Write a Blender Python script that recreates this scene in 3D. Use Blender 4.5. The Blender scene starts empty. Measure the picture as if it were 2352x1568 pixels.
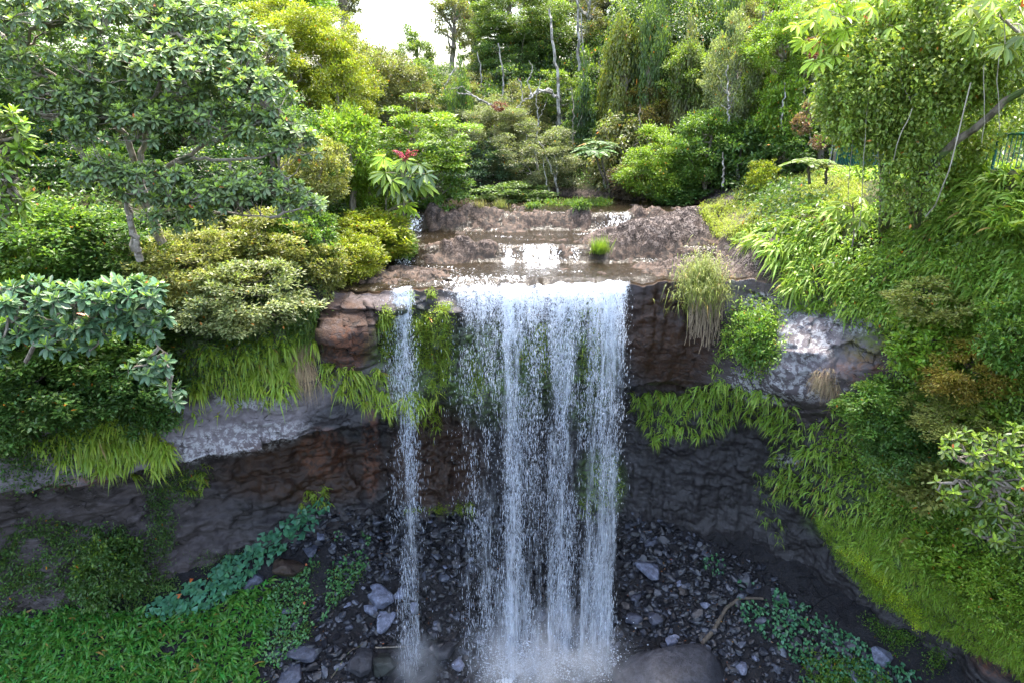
import bpy, math, random
import numpy as np
from mathutils import Vector
from mathutils.bvhtree import BVHTree

random.seed(11)
R = np.random.default_rng(11)
SC = bpy.context.scene
COL = SC.collection
PI = math.pi

# ------------------------------------------------------------------ view model (used only to find places on real ground)
CAM = np.array([0.0, 0.0, 6.3])
PITCH = math.radians(19.0)
FPX = 1568.0
FW = np.array([0, math.cos(PITCH), -math.sin(PITCH)])
UP = np.array([0, math.sin(PITCH), math.cos(PITCH)])

def ray(px, py):
    r = (px - 1176) / FPX; u = (784 - py) / FPX
    return np.array([r, 0, 0]) + FW + UP * u

def at(px, py, Y):
    d = ray(px, py); return CAM + d * (Y / d[1])

def depth(p):
    return float(np.dot(np.asarray(p) - CAM, FW))

def proj(P):
    Q = P - CAM
    dp = Q @ FW
    return 1176 + Q[:, 0] / dp * FPX, 784 - (Q @ UP) / dp * FPX

# ------------------------------------------------------------------ numpy noise
def _h(x, y, z):
    n = (x.astype(np.int64) * 374761393 + y.astype(np.int64) * 668265263 + z.astype(np.int64) * 1440662683) & 0xffffffff
    n = ((n ^ (n >> 13)) * 1274126177) & 0xffffffff
    n = ((n ^ (n >> 15)) * 2246822519) & 0xffffffff
    return (n ^ (n >> 16)) / 4294967295.0

def vnoise(P):
    P = np.asarray(P, float)
    i = np.floor(P); f = P - i; f = f * f * (3 - 2 * f)
    out = 0
    for dx in (0, 1):
        wx = f[..., 0] if dx else 1 - f[..., 0]
        for dy in (0, 1):
            wy = f[..., 1] if dy else 1 - f[..., 1]
            for dz in (0, 1):
                wz = f[..., 2] if dz else 1 - f[..., 2]
                out = out + wx * wy * wz * _h(i[..., 0] + dx, i[..., 1] + dy, i[..., 2] + dz)
    return out

def fbm(P, oct=4, lac=2.03, gain=.5):
    P = np.asarray(P, float); a = 1; s = 0; n = 0
    for k in range(oct):
        s = s + a * vnoise(P + 17.3 * k); n += a; a *= gain; P = P * lac
    return s / n            # 0..1

def cells(P, sx, seed=0):
    """blocky offset: every cell has its own height and tilt, so edges between cells are crisp"""
    P = np.asarray(P, float) * sx; sh = P.shape; P = P.reshape(-1, 3); i0 = np.floor(P)
    best = np.full(len(P), 9e9); bc = np.zeros_like(P); bi = np.zeros_like(P)
    for dx in (-1, 0, 1):
        for dy in (-1, 0, 1):
            for dz in (-1, 0, 1):
                c = i0 + [dx, dy, dz]; j = np.stack([_h(c[:, 0] + seed, c[:, 1], c[:, 2] + 7 * q) for q in (1, 2, 3)], -1)
                q = c + j; d = ((q - P) ** 2).sum(1); m = d < best
                best = np.where(m, d, best); bc[m] = q[m]; bi[m] = c[m]
    r = [_h(bi[:, 0], bi[:, 1] + seed, bi[:, 2] + 11 * q) - .5 for q in (4, 5, 6, 7)]
    return (r[0] + .9 * ((P - bc) * np.stack(r[1:], -1)).sum(1)).reshape(sh[:-1])

def ss(e0, e1, x):
    t = np.clip((x - e0) / (e1 - e0), 0, 1); return t * t * (3 - 2 * t)

# ------------------------------------------------------------------ mesh helpers
def npmesh(name, V, F, mat=None, fattr=None, vattr=None, smooth=False):
    V = np.asarray(V, np.float32); F = np.asarray(F, np.int32)
    me = bpy.data.meshes.new(name)
    m, k = F.shape
    me.vertices.add(len(V)); me.vertices.foreach_set('co', V.ravel())
    me.loops.add(m * k); me.loops.foreach_set('vertex_index', F.ravel())
    me.polygons.add(m)
    me.polygons.foreach_set('loop_start', np.arange(0, m * k, k, dtype=np.int32))
    me.polygons.foreach_set('loop_total', np.full(m, k, np.int32))
    me.polygons.foreach_set('use_smooth', np.full(m, smooth, bool))
    for nm, a in (fattr or {}).items():
        at_ = me.attributes.new(nm, 'FLOAT', 'FACE'); at_.data.foreach_set('value', np.asarray(a, np.float32))
    for nm, a in (vattr or {}).items():
        at_ = me.attributes.new(nm, 'FLOAT', 'POINT'); at_.data.foreach_set('value', np.asarray(a, np.float32))
    if mat: me.materials.append(mat)
    me.update(calc_edges=True)
    return me

def link(name, me, parent=None, loc=(0, 0, 0), color=None):
    o = bpy.data.objects.new(name, me); COL.objects.link(o)
    o.location = [float(v) for v in loc]
    if parent: o.parent = parent
    if color is not None: o.color = (*color, 1)
    return o

def tag(o, label, cat, group=None, kind=None):
    o['label'] = label; o['category'] = cat
    if group: o['group'] = group
    o['kind'] = kind or 'thing'
    return o

def thing(name, label, cat, loc, group=None, rz=0):
    o = link(name, None, None, loc); o.rotation_euler = (0, 0, rz); o.empty_display_size = .2
    return tag(o, label, cat, group)

def struct(o):
    o['kind'] = 'structure'; return o

def grid_faces(nu, nv):
    i = np.arange(nu - 1)[:, None] * nv + np.arange(nv - 1)[None, :]
    return np.stack([i, i + nv, i + nv + 1, i + 1], -1).reshape(-1, 4)

class Soup:
    """collects verts / quads / per-face attributes of one mesh"""
    def __init__(s): s.V = []; s.F = []; s.v = []; s.y = []; s.n = 0
    def add(s, V, F, v=None, y=None):
        V = np.asarray(V, float).reshape(-1, 3); F = np.asarray(F)
        s.V.append(V); s.F.append(F + s.n); s.n += len(V)
        s.v.append(np.zeros(len(F)) + (.5 if v is None else v)); s.y.append(np.zeros(len(F)) + (0 if y is None else y))
    def mesh(s, name, mat, smooth=False):
        if not s.V: s.add([[0, 0, 0]] * 4, [[0, 1, 2, 3]])
        return npmesh(name, np.concatenate(s.V), np.concatenate(s.F), mat, {'v': np.concatenate(s.v), 'yg': np.concatenate(s.y)}, smooth=smooth)

def norm(a):
    return a / (np.linalg.norm(a, axis=-1, keepdims=True) + 1e-9)

def tube(S, pts, rad, sides=6, v=.5):
    pts = np.asarray(pts, float); n = len(pts); rad = np.broadcast_to(rad, n)
    tan = norm(np.gradient(pts, axis=0))
    ref = np.array([0, 0, 1.0]) if abs(tan[:, 2]).mean() < .8 else np.array([1.0, .1, 0])
    b = norm(np.cross(tan, ref)); c = np.cross(b, tan)
    a = np.linspace(0, 2 * PI, sides, endpoint=False)
    V = pts[:, None] + rad[:, None, None] * (np.cos(a)[None, :, None] * b[:, None] + np.sin(a)[None, :, None] * c[:, None])
    i = np.arange(n - 1)[:, None] * sides; j = np.arange(sides)[None]; j2 = (j + 1) % sides
    F = np.stack([i + j, i + j2, i + sides + j2, i + sides + j], -1).reshape(-1, 4)
    S.add(V.reshape(-1, 3), F, v)

def curve(p0, p1, n=7, sag=0, wob=0):
    p0 = np.asarray(p0, float); p1 = np.asarray(p1, float); t = np.linspace(0, 1, n)[:, None]
    P = p0 + (p1 - p0) * t; P[:, 2] += sag * 4 * (t * (1 - t))[:, 0]
    if wob:
        w = R.normal(0, wob, (n, 3)); w[0] = w[-1] = 0; P += w
    return P

def diamonds(S, P, A, L, W, fold=.12, v=None, y=None):
    """one 4-vertex leaf per row: base P, axis A"""
    P = np.asarray(P, float); n = len(P); A = norm(np.asarray(A, float))
    L = np.broadcast_to(L, n)[:, None]; W = np.broadcast_to(W, n)[:, None]
    ref = np.tile([0, 0, 1.0], (n, 1)) + R.normal(0, .45, (n, 3))
    B = norm(np.cross(A, ref)); N = np.cross(B, A)
    V = np.stack([P, P + A * L * .5 + B * W * .5 + N * W * fold, P + A * L, P + A * L * .45 - B * W * .5 + N * W * fold], 1)
    F = np.arange(n * 4).reshape(n, 4)
    S.add(V.reshape(-1, 3), F, v, y)

def broad(S, P, A, L, W, N=None, fold=.25, droop=.12, v=None, y=None, heart=False):
    """two-quad folded oval leaf"""
    P = np.asarray(P, float); n = len(P); A = norm(np.asarray(A, float))
    L = np.broadcast_to(L, n)[:, None]; W = np.broadcast_to(W, n)[:, None]
    if N is None: N = np.tile([0, 0, 1.0], (n, 1)) + R.normal(0, .25, (n, 3))
    B = norm(np.cross(A, N)); N = np.cross(B, A)
    tip = P + A * L - N * L * droop
    a1, w1, a2, w2 = (.1, .5, .55, .42) if heart else (.38, .42, .72, .42)
    def e(a, w, s): return P + A * L * a + s * B * W * w + N * W * fold * w - N * L * droop * a * a
    b0 = P + A * L * (.12 if heart else 0)
    V = np.stack([b0, e(a1, w1, 1), e(a2, w2, 1), tip, e(a2, w2, -1), e(a1, w1, -1)], 1)
    k = np.arange(n)[:, None] * 6
    F = np.concatenate([k + [0, 1, 2, 3], k + [0, 3, 4, 5]], 1).reshape(-1, 4)
    S.add(V.reshape(-1, 3), F, None if v is None else np.repeat(v, 2), None if y is None else np.repeat(np.broadcast_to(y, n), 2))

def fronds(S, P, D, L, W, droop, nseg=7, v=None, y=None, jag=.35, twist=.3):
    """arching strap or feather shaped blades"""
    P = np.asarray(P, float); n = len(P); D = norm(np.asarray(D, float))
    L = np.broadcast_to(L, n)[:, None, None]; W = np.broadcast_to(W, n)[:, None, None]; dr = np.broadcast_to(droop, n)[:, None]
    s = np.linspace(0, 1, nseg + 1)
    Q = P[:, None] + D[:, None] * L * s[None, :, None]
    Q[:, :, 2] -= (dr * L[:, :, 0]) * s[None] ** 2
    hd = D.copy(); hd[:, 2] = 0; hd = norm(hd + 1e-6)
    side = norm(np.cross(hd, [0, 0, 1.0]) + R.normal(0, twist, (n, 3)))
    w = np.sin(PI * np.clip(.08 + .92 * s, 0, 1) ** .75) * (1 + jag * (np.arange(nseg + 1) % 2 * 2 - 1)); w[-1] = .04; w[0] = .12
    off = side[:, None] * W * .5 * w[None, :, None]
    V = np.stack([Q - off, Q + off], 2).reshape(n, -1, 3)
    k = np.arange(nseg)[None] * 2 + np.arange(n)[:, None] * (2 * nseg + 2)
    F = np.stack([k, k + 1, k + 3, k + 2], -1).reshape(-1, 4)
    S.add(V.reshape(-1, 3), F, None if v is None else np.repeat(v, nseg), None if y is None else np.repeat(np.broadcast_to(y, n), nseg))

# ------------------------------------------------------------------ materials
def newmat(name):
    m = bpy.data.materials.new(name); m.use_nodes = True
    nt = m.node_tree; nt.nodes.clear()
    out = nt.nodes.new('ShaderNodeOutputMaterial')
    return m, nt, out

class NB:
    def __init__(s, nt): s.nt = nt
    def n(s, t, **kw):
        x = s.nt.nodes.new(t)
        for k, v in kw.items(): setattr(x, k, v)
        return x
    def set(s, sock, v):
        if hasattr(v, 'is_output'): s.nt.links.new(v, sock)
        else: sock.default_value = v
    def math(s, op, a, b=0.0, c=None, clamp=False):
        x = s.n('ShaderNodeMath', operation=op, use_clamp=clamp); s.set(x.inputs[0], a); s.set(x.inputs[1], b)
        if c is not None: s.set(x.inputs[2], c)
        return x.outputs[0]
    def attr(s, nm): return s.n('ShaderNodeAttribute', attribute_name=nm).outputs['Fac']
    def mix(s, f, a, b, mode='MIX'):
        x = s.n('ShaderNodeMix', data_type='RGBA', blend_type=mode)
        s.set(x.inputs[0], f); s.set(x.inputs[6], a if hasattr(a, 'is_output') else (*a, 1)); s.set(x.inputs[7], b if hasattr(b, 'is_output') else (*b, 1))
        return x.outputs[2]
    def noise(s, co, scale, detail=4, rough=.55, dist=0.0):
        x = s.n('ShaderNodeTexNoise'); s.set(x.inputs['Vector'], co); x.inputs['Scale'].default_value = scale
        x.inputs['Detail'].default_value = detail; x.inputs['Roughness'].default_value = rough; x.inputs['Distortion'].default_value = dist
        return x.outputs['Fac']
    def rng(s, v, a, b, c=0.0, d=1.0, smooth=True):
        x = s.n('ShaderNodeMapRange'); x.clamp = True
        if smooth: x.interpolation_type = 'SMOOTHSTEP'
        s.set(x.inputs[0], v)
        for i, q in enumerate((a, b, c, d)): s.set(x.inputs[i + 1], q)
        return x.outputs[0]
    def mapv(s, co, scale=(1, 1, 1)):
        x = s.n('ShaderNodeMapping'); s.set(x.inputs[0], co); x.inputs['Scale'].default_value = scale
        return x.outputs[0]
    def bump(s, h, strength, dist=.1, normal=None):
        x = s.n('ShaderNodeBump'); x.inputs['Strength'].default_value = strength; x.inputs['Distance'].default_value = dist
        s.set(x.inputs['Height'], h)
        if normal is not None: s.set(x.inputs['Normal'], normal)
        return x.outputs[0]
    def pos(s): return s.n('ShaderNodeNewGeometry').outputs['Position']
    def obj(s): return s.n('ShaderNodeTexCoord').outputs['Object']
    def princ(s, col, rough, normal=None, spec=.4):
        x = s.n('ShaderNodeBsdfPrincipled'); s.set(x.inputs['Base Color'], col if hasattr(col, 'is_output') else (*col, 1)); s.set(x.inputs['Roughness'], rough)
        x.inputs['Specular IOR Level'].default_value = spec
        if normal is not None: s.set(x.inputs['Normal'], normal)
        return x

def leaf_mat(name, young=(.24, .35, .03), odd=(.55, .2, .03), rough=.38, trans=.38, spread=(.38, 1.6), oddcut=.996):
    m, nt, out = newmat(name); b = NB(nt)
    oi = b.n('ShaderNodeObjectInfo')
    v = b.attr('v'); y = b.attr('yg')
    val = b.rng(v, 0, 1, *spread, smooth=False)
    c = b.mix(1.0, oi.outputs['Color'], (1, 1, 1), 'MULTIPLY')
    vm = b.n('ShaderNodeVectorMath', operation='SCALE'); nt.links.new(c, vm.inputs[0]); nt.links.new(val, vm.inputs['Scale'])
    # leaves drift in hue from leaf to leaf
    hs = b.n('ShaderNodeHueSaturation'); nt.links.new(vm.outputs[0], hs.inputs['Color'])
    b.set(hs.inputs['Hue'], b.rng(b.math('FRACT', b.math('MULTIPLY', v, 7.31)), 0, 1, .475, .525, smooth=False))
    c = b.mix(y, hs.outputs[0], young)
    c = b.mix(b.math('GREATER_THAN', b.math('FRACT', b.math('MULTIPLY', v, 13.7)), oddcut), c, odd)
    p = b.princ(c, rough, spec=.5)
    t = b.n('ShaderNodeBsdfTranslucent')
    tc = b.mix(.65, c, (1.0, 1.0, .25), 'MULTIPLY')
    sc = b.n('ShaderNodeVectorMath', operation='SCALE'); nt.links.new(tc, sc.inputs[0]); sc.inputs['Scale'].default_value = 1.5
    nt.links.new(sc.outputs[0], t.inputs['Color'])
    mx = b.n('ShaderNodeMixShader'); mx.inputs[0].default_value = trans
    nt.links.new(p.outputs[0], mx.inputs[1]); nt.links.new(t.outputs[0], mx.inputs[2]); nt.links.new(mx.outputs[0], out.inputs[0])
    return m

def bark_mat(name, c1, c2, c3=(.05, .07, .03), moss=.55):
    m, nt, out = newmat(name); b = NB(nt); co = b.pos()
    n1 = b.noise(b.mapv(co, (1, 1, .35)), 9, 5); n2 = b.noise(co, 2.2, 3)
    c = b.mix(b.rng(n1, .35, .65), c1, c2); c = b.mix(b.rng(n2, moss, moss + .15), c, c3)
    nt.links.new(b.princ(c, .85, b.bump(n1, .6, .03)).outputs[0], out.inputs[0]); return m

def rock_mat(name, kind):
    """rock whose stains, lichen, damp and recess shade come from painted-on masks plus noise"""
    m, nt, out = newmat(name); b = NB(nt); co = b.pos()
    nA = b.noise(co, .9, 5, .6); nB = b.noise(co, 4.5, 6, .65, .4); nC = b.noise(b.mapv(co, (1, 1, 2.6)), 2.2, 6, .6)
    nD = b.noise(co, 16, 5, .7); fine = b.noise(co, 38, 3, .7)
    vo = b.n('ShaderNodeTexVoronoi', feature='DISTANCE_TO_EDGE'); b.set(vo.inputs['Vector'], b.mapv(co, (1, 1, 1.7))); vo.inputs['Scale'].default_value = 1.5
    wv = b.noise(co, 3, 3); 
    crack = b.rng(b.math('ADD', vo.outputs['Distance'], b.math('MULTIPLY', b.math('SUBTRACT', wv, .5), .22)), .0, .03)
    crack = b.math('MAXIMUM', crack, b.rng(nA, .56, .50))
    if kind == 'cliff':
        c = b.mix(b.rng(nA, .35, .65), (.075, .060, .060), (.036, .028, .026))
        c = b.mix(b.rng(nC, .45, .7), c, (.105, .088, .092))
        c = b.mix(b.math('MULTIPLY', b.attr('slab'), b.rng(nA, .25, .5, .55, 1)), c, b.mix(b.rng(nB, .35, .65), (.135, .115, .122), (.20, .175, .185)))
        c = b.mix(b.math('MULTIPLY', b.attr('wet'), .9), c, b.mix(b.rng(nB, .35, .65), (.012, .012, .014), (.034, .032, .036)))  # wet rock, and the recess shade painted in as near black
        c = b.mix(b.math('MULTIPLY', b.attr('brown'), b.rng(nB, .3, .6, .45, 1)), c, b.mix(b.noise(b.mapv(co, (1, 1, .3)), 3.5, 6, .7), (.075, .033, .015), (.012, .008, .007)))
        c = b.mix(b.math('MULTIPLY', b.attr('rust'), b.rng(nB, .4, .62)), c, (.15, .06, .032))
        c = b.mix(b.math('MULTIPLY', b.attr('moss'), b.rng(nB, .35, .6)), c, b.mix(fine, (.05, .10, .015), (.10, .17, .02)))
        lm = b.math('MULTIPLY', b.rng(b.math('ADD', b.math('MULTIPLY', nD, .32), b.math('MULTIPLY', nB, .68)), .495, .54), b.attr('lichen'))
        lm2 = b.math('MULTIPLY', b.rng(nB, .57, .6), .0)
        c = b.mix(b.math('MAXIMUM', lm, lm2), c, b.mix(fine, (.27, .26, .26), (.40, .39, .40)))
        c = b.mix(b.rng(nD, .62, .75), c, (.03, .027, .026))
        rough = b.rng(b.attr('wet'), 0, 1, .8, .32)
    elif kind == 'river':
        c = b.mix(b.rng(nA, .35, .65), (.080, .060, .050), (.040, .033, .030))
        c = b.mix(b.rng(nB, .47, .55), c, (.15, .125, .112))
        c = b.mix(b.rng(nD, .49, .55), c, (.018, .014, .013))
        c = b.mix(b.math('MULTIPLY', b.attr('wet'), .85), c, b.mix(b.rng(nB, .4, .6), (.03, .026, .022), (.10, .065, .045)))
        soil = b.mix(b.rng(nB, .4, .6), (.035, .045, .015), (.06, .05, .028))
        soil = b.mix(b.rng(nD, .5, .6), soil, (.05, .085, .02))
        c = b.mix(b.attr('soil'), c, soil)
        rough = b.rng(b.attr('wet'), 0, 1, .9, .5)
    else:      # gorge floor and its stones, with the sky light's blue in their colour
        oi = b.n('ShaderNodeObjectInfo')
        c = b.mix(b.rng(nB, .35, .65), (.040, .042, .052), (.095, .10, .12)) if kind == 'stone' else b.mix(b.rng(nB, .35, .65), (.004, .004, .0055), (.010, .010, .013))
        c = b.mix(b.rng(nD, .55, .65), c, (.035, .033, .036) if kind == 'stone' else (.04, .03, .024))
        if kind == 'stone': c = b.mix(1.0, c, oi.outputs['Color'], 'MULTIPLY')
        rough = .45 if kind == 'stone' else .5
    if kind != 'stone':
        c = b.mix(crack, b.mix(1.0, c, (.35, .33, .32), 'MULTIPLY'), c)
    h = b.math('ADD', b.math('MULTIPLY', nB, .6), b.math('MULTIPLY', nD, .4))
    h = b.math('ADD', h, b.math('MULTIPLY', fine, .12))
    h = b.math('ADD', h, b.math('MULTIPLY', crack, .25)) if kind != 'stone' else h
    nt.links.new(b.princ(c, rough, b.bump(h, .8, .12), spec={'floor': .22, 'river': .10}.get(kind, .42)).outputs[0], out.inputs[0]); return m

def plain_mat(name, c, rough=.5, metal=0, var=.25, scale=30):
    m, nt, out = newmat(name); b = NB(nt); n = b.noise(b.obj(), scale, 4)
    col = b.mix(n, [x * (1 - var) for x in c], [min(1, x * (1 + var)) for x in c])
    p = b.princ(col, rough, b.bump(n, .15, .01)); p.inputs['Metallic'].default_value = metal
    nt.links.new(p.outputs[0], out.inputs[0]); return m

M_LEAF = leaf_mat('leaf', trans=.42)
M_ROSE = leaf_mat('thick_leaf', young=(.42, .60, .06), odd=(.6, .16, .05), rough=.38, trans=.22, spread=(.5, 1.5), oddcut=.997)
M_FERN = leaf_mat('fern_frond', young=(.26, .34, .03), odd=(.3, .2, .05), rough=.5, trans=.35, spread=(.5, 1.4), oddcut=.985)
M_DRY = leaf_mat('dry_leaf', young=(.4, .3, .15), odd=(.5, .25, .1), rough=.8, trans=.2)
M_BARK = bark_mat('grey_bark', (.16, .13, .10), (.28, .24, .19))
M_PALE = bark_mat('pale_bark', (.14, .125, .105), (.40, .38, .34), (.10, .09, .07), .5)
M_DARKBARK = bark_mat('dark_bark', (.05, .04, .032), (.10, .08, .06))
M_CLIFF = rock_mat('cliff_rock', 'cliff')
M_RIVER = rock_mat('river_rock', 'river')
M_FLOOR = rock_mat('gorge_rubble', 'floor')
M_STONE = rock_mat('grey_stone', 'stone')
# ------------------------------------------------------------------ the lie of the land
# stations along the amphitheatre: rim, slope, ledge top, ledge lip, recess top, recess, low wall, wall base
ST = np.array([
 [(-60,-12,4),(-59,-13,1),(-58,-14,-3.6),(-57.6,-14.5,-6.2),(-58,-13,-6.6),(-58.6,-12,-8),(-58.8,-12,-10),(-59,-12,-12.5)],
 [(-34,10,4),(-33,8.4,1),(-32,7,-3.6),(-31.6,6.6,-6.2),(-32,8.2,-6.6),(-32.6,9.4,-8),(-32.8,9.6,-10),(-33,9.6,-12.5)],
 [(-26,17.5,3.2),(-25.6,16.6,.2),(-25,15.9,-3.7),(-25,15.5,-6.4),(-25.2,17.4,-6.6),(-25.6,18.6,-8),(-25.8,18.8,-10),(-26,18.6,-12.2)],
 [(-17.5,21.5,2.4),(-17.3,20.7,-.8),(-17,20.0,-3.7),(-17,19.6,-6.0),(-17,21.3,-6.1),(-17,22.2,-7.6),(-17,22.0,-10),(-17,21.5,-12)],
 [(-12.6,23.2,1.3),(-12.3,22.5,-1.1),(-12,21.5,-3.5),(-12,21.0,-5.5),(-12,23,-5.6),(-12,24.1,-7.2),(-12,24,-9.6),(-12,23.6,-12)],
 [(-8.4,23.6,.5),(-8.2,23.1,-1.4),(-8,22.5,-3.3),(-8,22.2,-5.2),(-7.8,24.4,-5.4),(-7.5,25.7,-7),(-7.4,25.7,-9.6),(-7.4,25.4,-12)],
 [(-5.2,24.1,.05),(-5.2,23.8,-1.4),(-5.1,24.0,-2.7),(-5,23.8,-4.9),(-5,26,-5.2),(-5,27.5,-7),(-5,27.6,-9.6),(-5,27.4,-12)],
 [(-2.2,24.9,-.05),(-2.2,24.9,-1.5),(-2.1,24.9,-3),(-2,25.2,-4.8),(-2,27.4,-5.2),(-2,28.5,-7),(-2,28.5,-9.6),(-2,28.2,-12)],
 [(1,25.2,-.05),(1,25.2,-1.6),(1,25.3,-3.1),(1,25.6,-4.7),(1,27.4,-5.1),(1,28.5,-7),(1,28.5,-9.6),(1,28.2,-12)],
 [(4.6,25.2,0),(4.6,25.3,-1.8),(4.5,25.4,-3.2),(4.5,25.5,-4.4),(4.6,27.3,-4.8),(4.8,28.3,-7),(4.8,28.4,-9.6),(4.8,28.2,-12)],
 [(7.4,25.4,.15),(7.3,25.4,-1.9),(7.2,25.6,-3.2),(7.2,25.9,-4.3),(7.5,26.5,-4.9),(7.8,26.9,-7),(8,27.2,-9.6),(8,27.3,-12)],
 [(10.0,24.4,.25),(9.8,24.2,-1.6),(9.9,23.8,-2.9),(10,23.7,-4),(10.2,24.9,-4.8),(10.5,26,-7),(10.8,26.4,-9.6),(11,26.4,-12.2)],
 [(11.9,22.6,1.1),(11.8,22.1,-.8),(11.9,22.3,-2.5),(12.0,22.6,-4.8),(12.2,22.8,-7.2),(12.9,22.8,-9.9),(13.6,24.2,-10.7),(13.8,24,-12.8)],
 [(13.6,19.6,3.7),(13.7,19,1.4),(14,18.7,-1.2),(14.4,18.7,-4.2),(14.8,19,-7.2),(15.2,19.7,-10.4),(15.8,20.9,-11.4),(16,20.6,-13.4)],
 [(14.2,14,4.5),(14.6,13.4,1.5),(15,13.2,-1.2),(15.8,13.4,-4.2),(16.6,14,-7.2),(17.4,14.6,-10.4),(18,15.4,-12),(18.4,15.6,-14)],
 [(16,4,4.9),(16.6,4,1.5),(17.2,4,-1.2),(18,4.4,-4.2),(18.8,5,-7.2),(19.6,5.6,-10.4),(20.4,6,-12),(20.8,6.2,-14.4)],
 [(24,-22,5),(24.6,-22,1.5),(25.2,-22,-1.2),(26,-22,-4.2),(26.8,-21.6,-7.2),(27.6,-21,-10.4),(28.4,-21,-12),(28.8,-20.6,-14.6)],
], float)
ST[3:7, 4:, 1] += np.array([.8, 1.1, 1.0, .5])[:, None]        # the undercut below the ledge is deep

def catmull(A, t):
    """A (n, ...) control rows sampled at float index t"""
    n = len(A); i = np.clip(np.floor(t).astype(int), 0, n - 2); f = (t - i)
    f = f.reshape(f.shape + (1,) * (A.ndim - 1))
    g = lambda k: A[np.clip(k, 0, n - 1)]
    p0, p1, p2, p3 = g(i - 1), g(i), g(i + 1), g(i + 2)
    c = .5 * (2 * p1 + (p2 - p0) * f + (2 * p0 - 5 * p1 + 4 * p2 - p3) * f ** 2 + (3 * p1 - p0 - 3 * p2 + p3) * f ** 3)
    return .55 * c + .45 * (p1 + (p2 - p1) * f)

_dens = np.interp(np.linspace(0, 1, 700), [0, .06, .94, 1], [0, 2, 14, 16])
RIM = catmull(ST[:, 0], np.linspace(0, 16, 900)); _o = np.argsort(RIM[:, 0]); RIM = RIM[_o]
BASE = catmull(ST[:, 7], np.linspace(0, 16, 900)); BASE = BASE[np.argsort(BASE[:, 0])]
def rim_jit(x):
    P = np.stack([np.asarray(x) * 1.1, np.asarray(x) * 0 + 4.4, np.asarray(x) * 0], -1)
    return (.75 * (fbm(P, 3) - .5) + .35 * (fbm(P * 3.7, 3) - .5)) * ss(-9, -7, np.asarray(x)) * ss(12, 10, np.asarray(x))
RIM[:, 1] += rim_jit(RIM[:, 0])
def rim_dz(x):
    P = np.stack([np.asarray(x) * 1.6 + 20, np.asarray(x) * 0 + 1.4, np.asarray(x) * 0], -1)
    return (.34 * (fbm(P, 3) - .5) + .16 * (fbm(P * 3.1, 2) - .5)) * ss(-9, -7, np.asarray(x)) * ss(12, 10, np.asarray(x))
RIM[:, 2] += rim_dz(RIM[:, 0])
def rim_y(x): return np.interp(x, RIM[:, 0], RIM[:, 1])
RIM[:, 2] -= .16 * ss(-9, -7, RIM[:, 0]) * ss(12, 10, RIM[:, 0])
def rim_z(x): return np.interp(x, RIM[:, 0], RIM[:, 2])

def xL(y): return np.interp(y, [20, 24, 27, 30, 36, 39, 44, 50, 70], [-7, -6.4, -5.6, -5.2, -5.0, -8, -20, -42, -90])
def xR(y): return np.interp(y, [20, 24, 27, 30, 33, 36, 37.5, 39, 42, 46, 70], [8.8, 8.6, 8.4, 8.8, 9.4, 9.6, 8.5, 3.5, -6, -22, -70])
def xW(y): return np.interp(y, [-30, 4, 14, 20, 26, 33, 50, 80], [23, 15.8, 14.9, 14.7, 14.9, 15.6, 24, 44])
def zW(y): return np.interp(y, [-30, 4, 14, 20, 26, 33, 50, 80], [5, 4.9, 4.7, 4.45, 4.0, 3.35, 4, 6])

def step2(x): return 28.7 + .9 * (fbm(np.stack([x * .5, x * 0, x * 0 + 3.3], -1), 2) - .5)
def step3(x): return 32.7 + 1.0 * (fbm(np.stack([x * .5, x * 0, x * 0 + 8.3], -1), 2) - .5)
def gap2(x): return np.maximum(np.exp(-((x - 1.1 - .5 * np.sin(x * 5)) / 2.0) ** 2), .9 * np.exp(-((x + 4.5) / .75) ** 4))
def gap3(x): return np.maximum(np.exp(-((x - 5.1 - .4 * np.sin(x * 6)) / 1.3) ** 2), np.exp(-((x + 4.6) / .5) ** 4))

def water_level(x, y):
    return .03 + .66 * ss(-.45, .45, y - step2(x)) + .78 * ss(-.5, .5, y - step3(x))

def gauss(x, y, cx, cy, sx, sy, a=0):
    c, s = math.cos(a), math.sin(a); u = (x - cx) * c + (y - cy) * s; v = -(x - cx) * s + (y - cy) * c
    return np.exp(-((u / sx) ** 2) ** 1.6 - ((v / sy) ** 2) ** 1.6)

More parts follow.
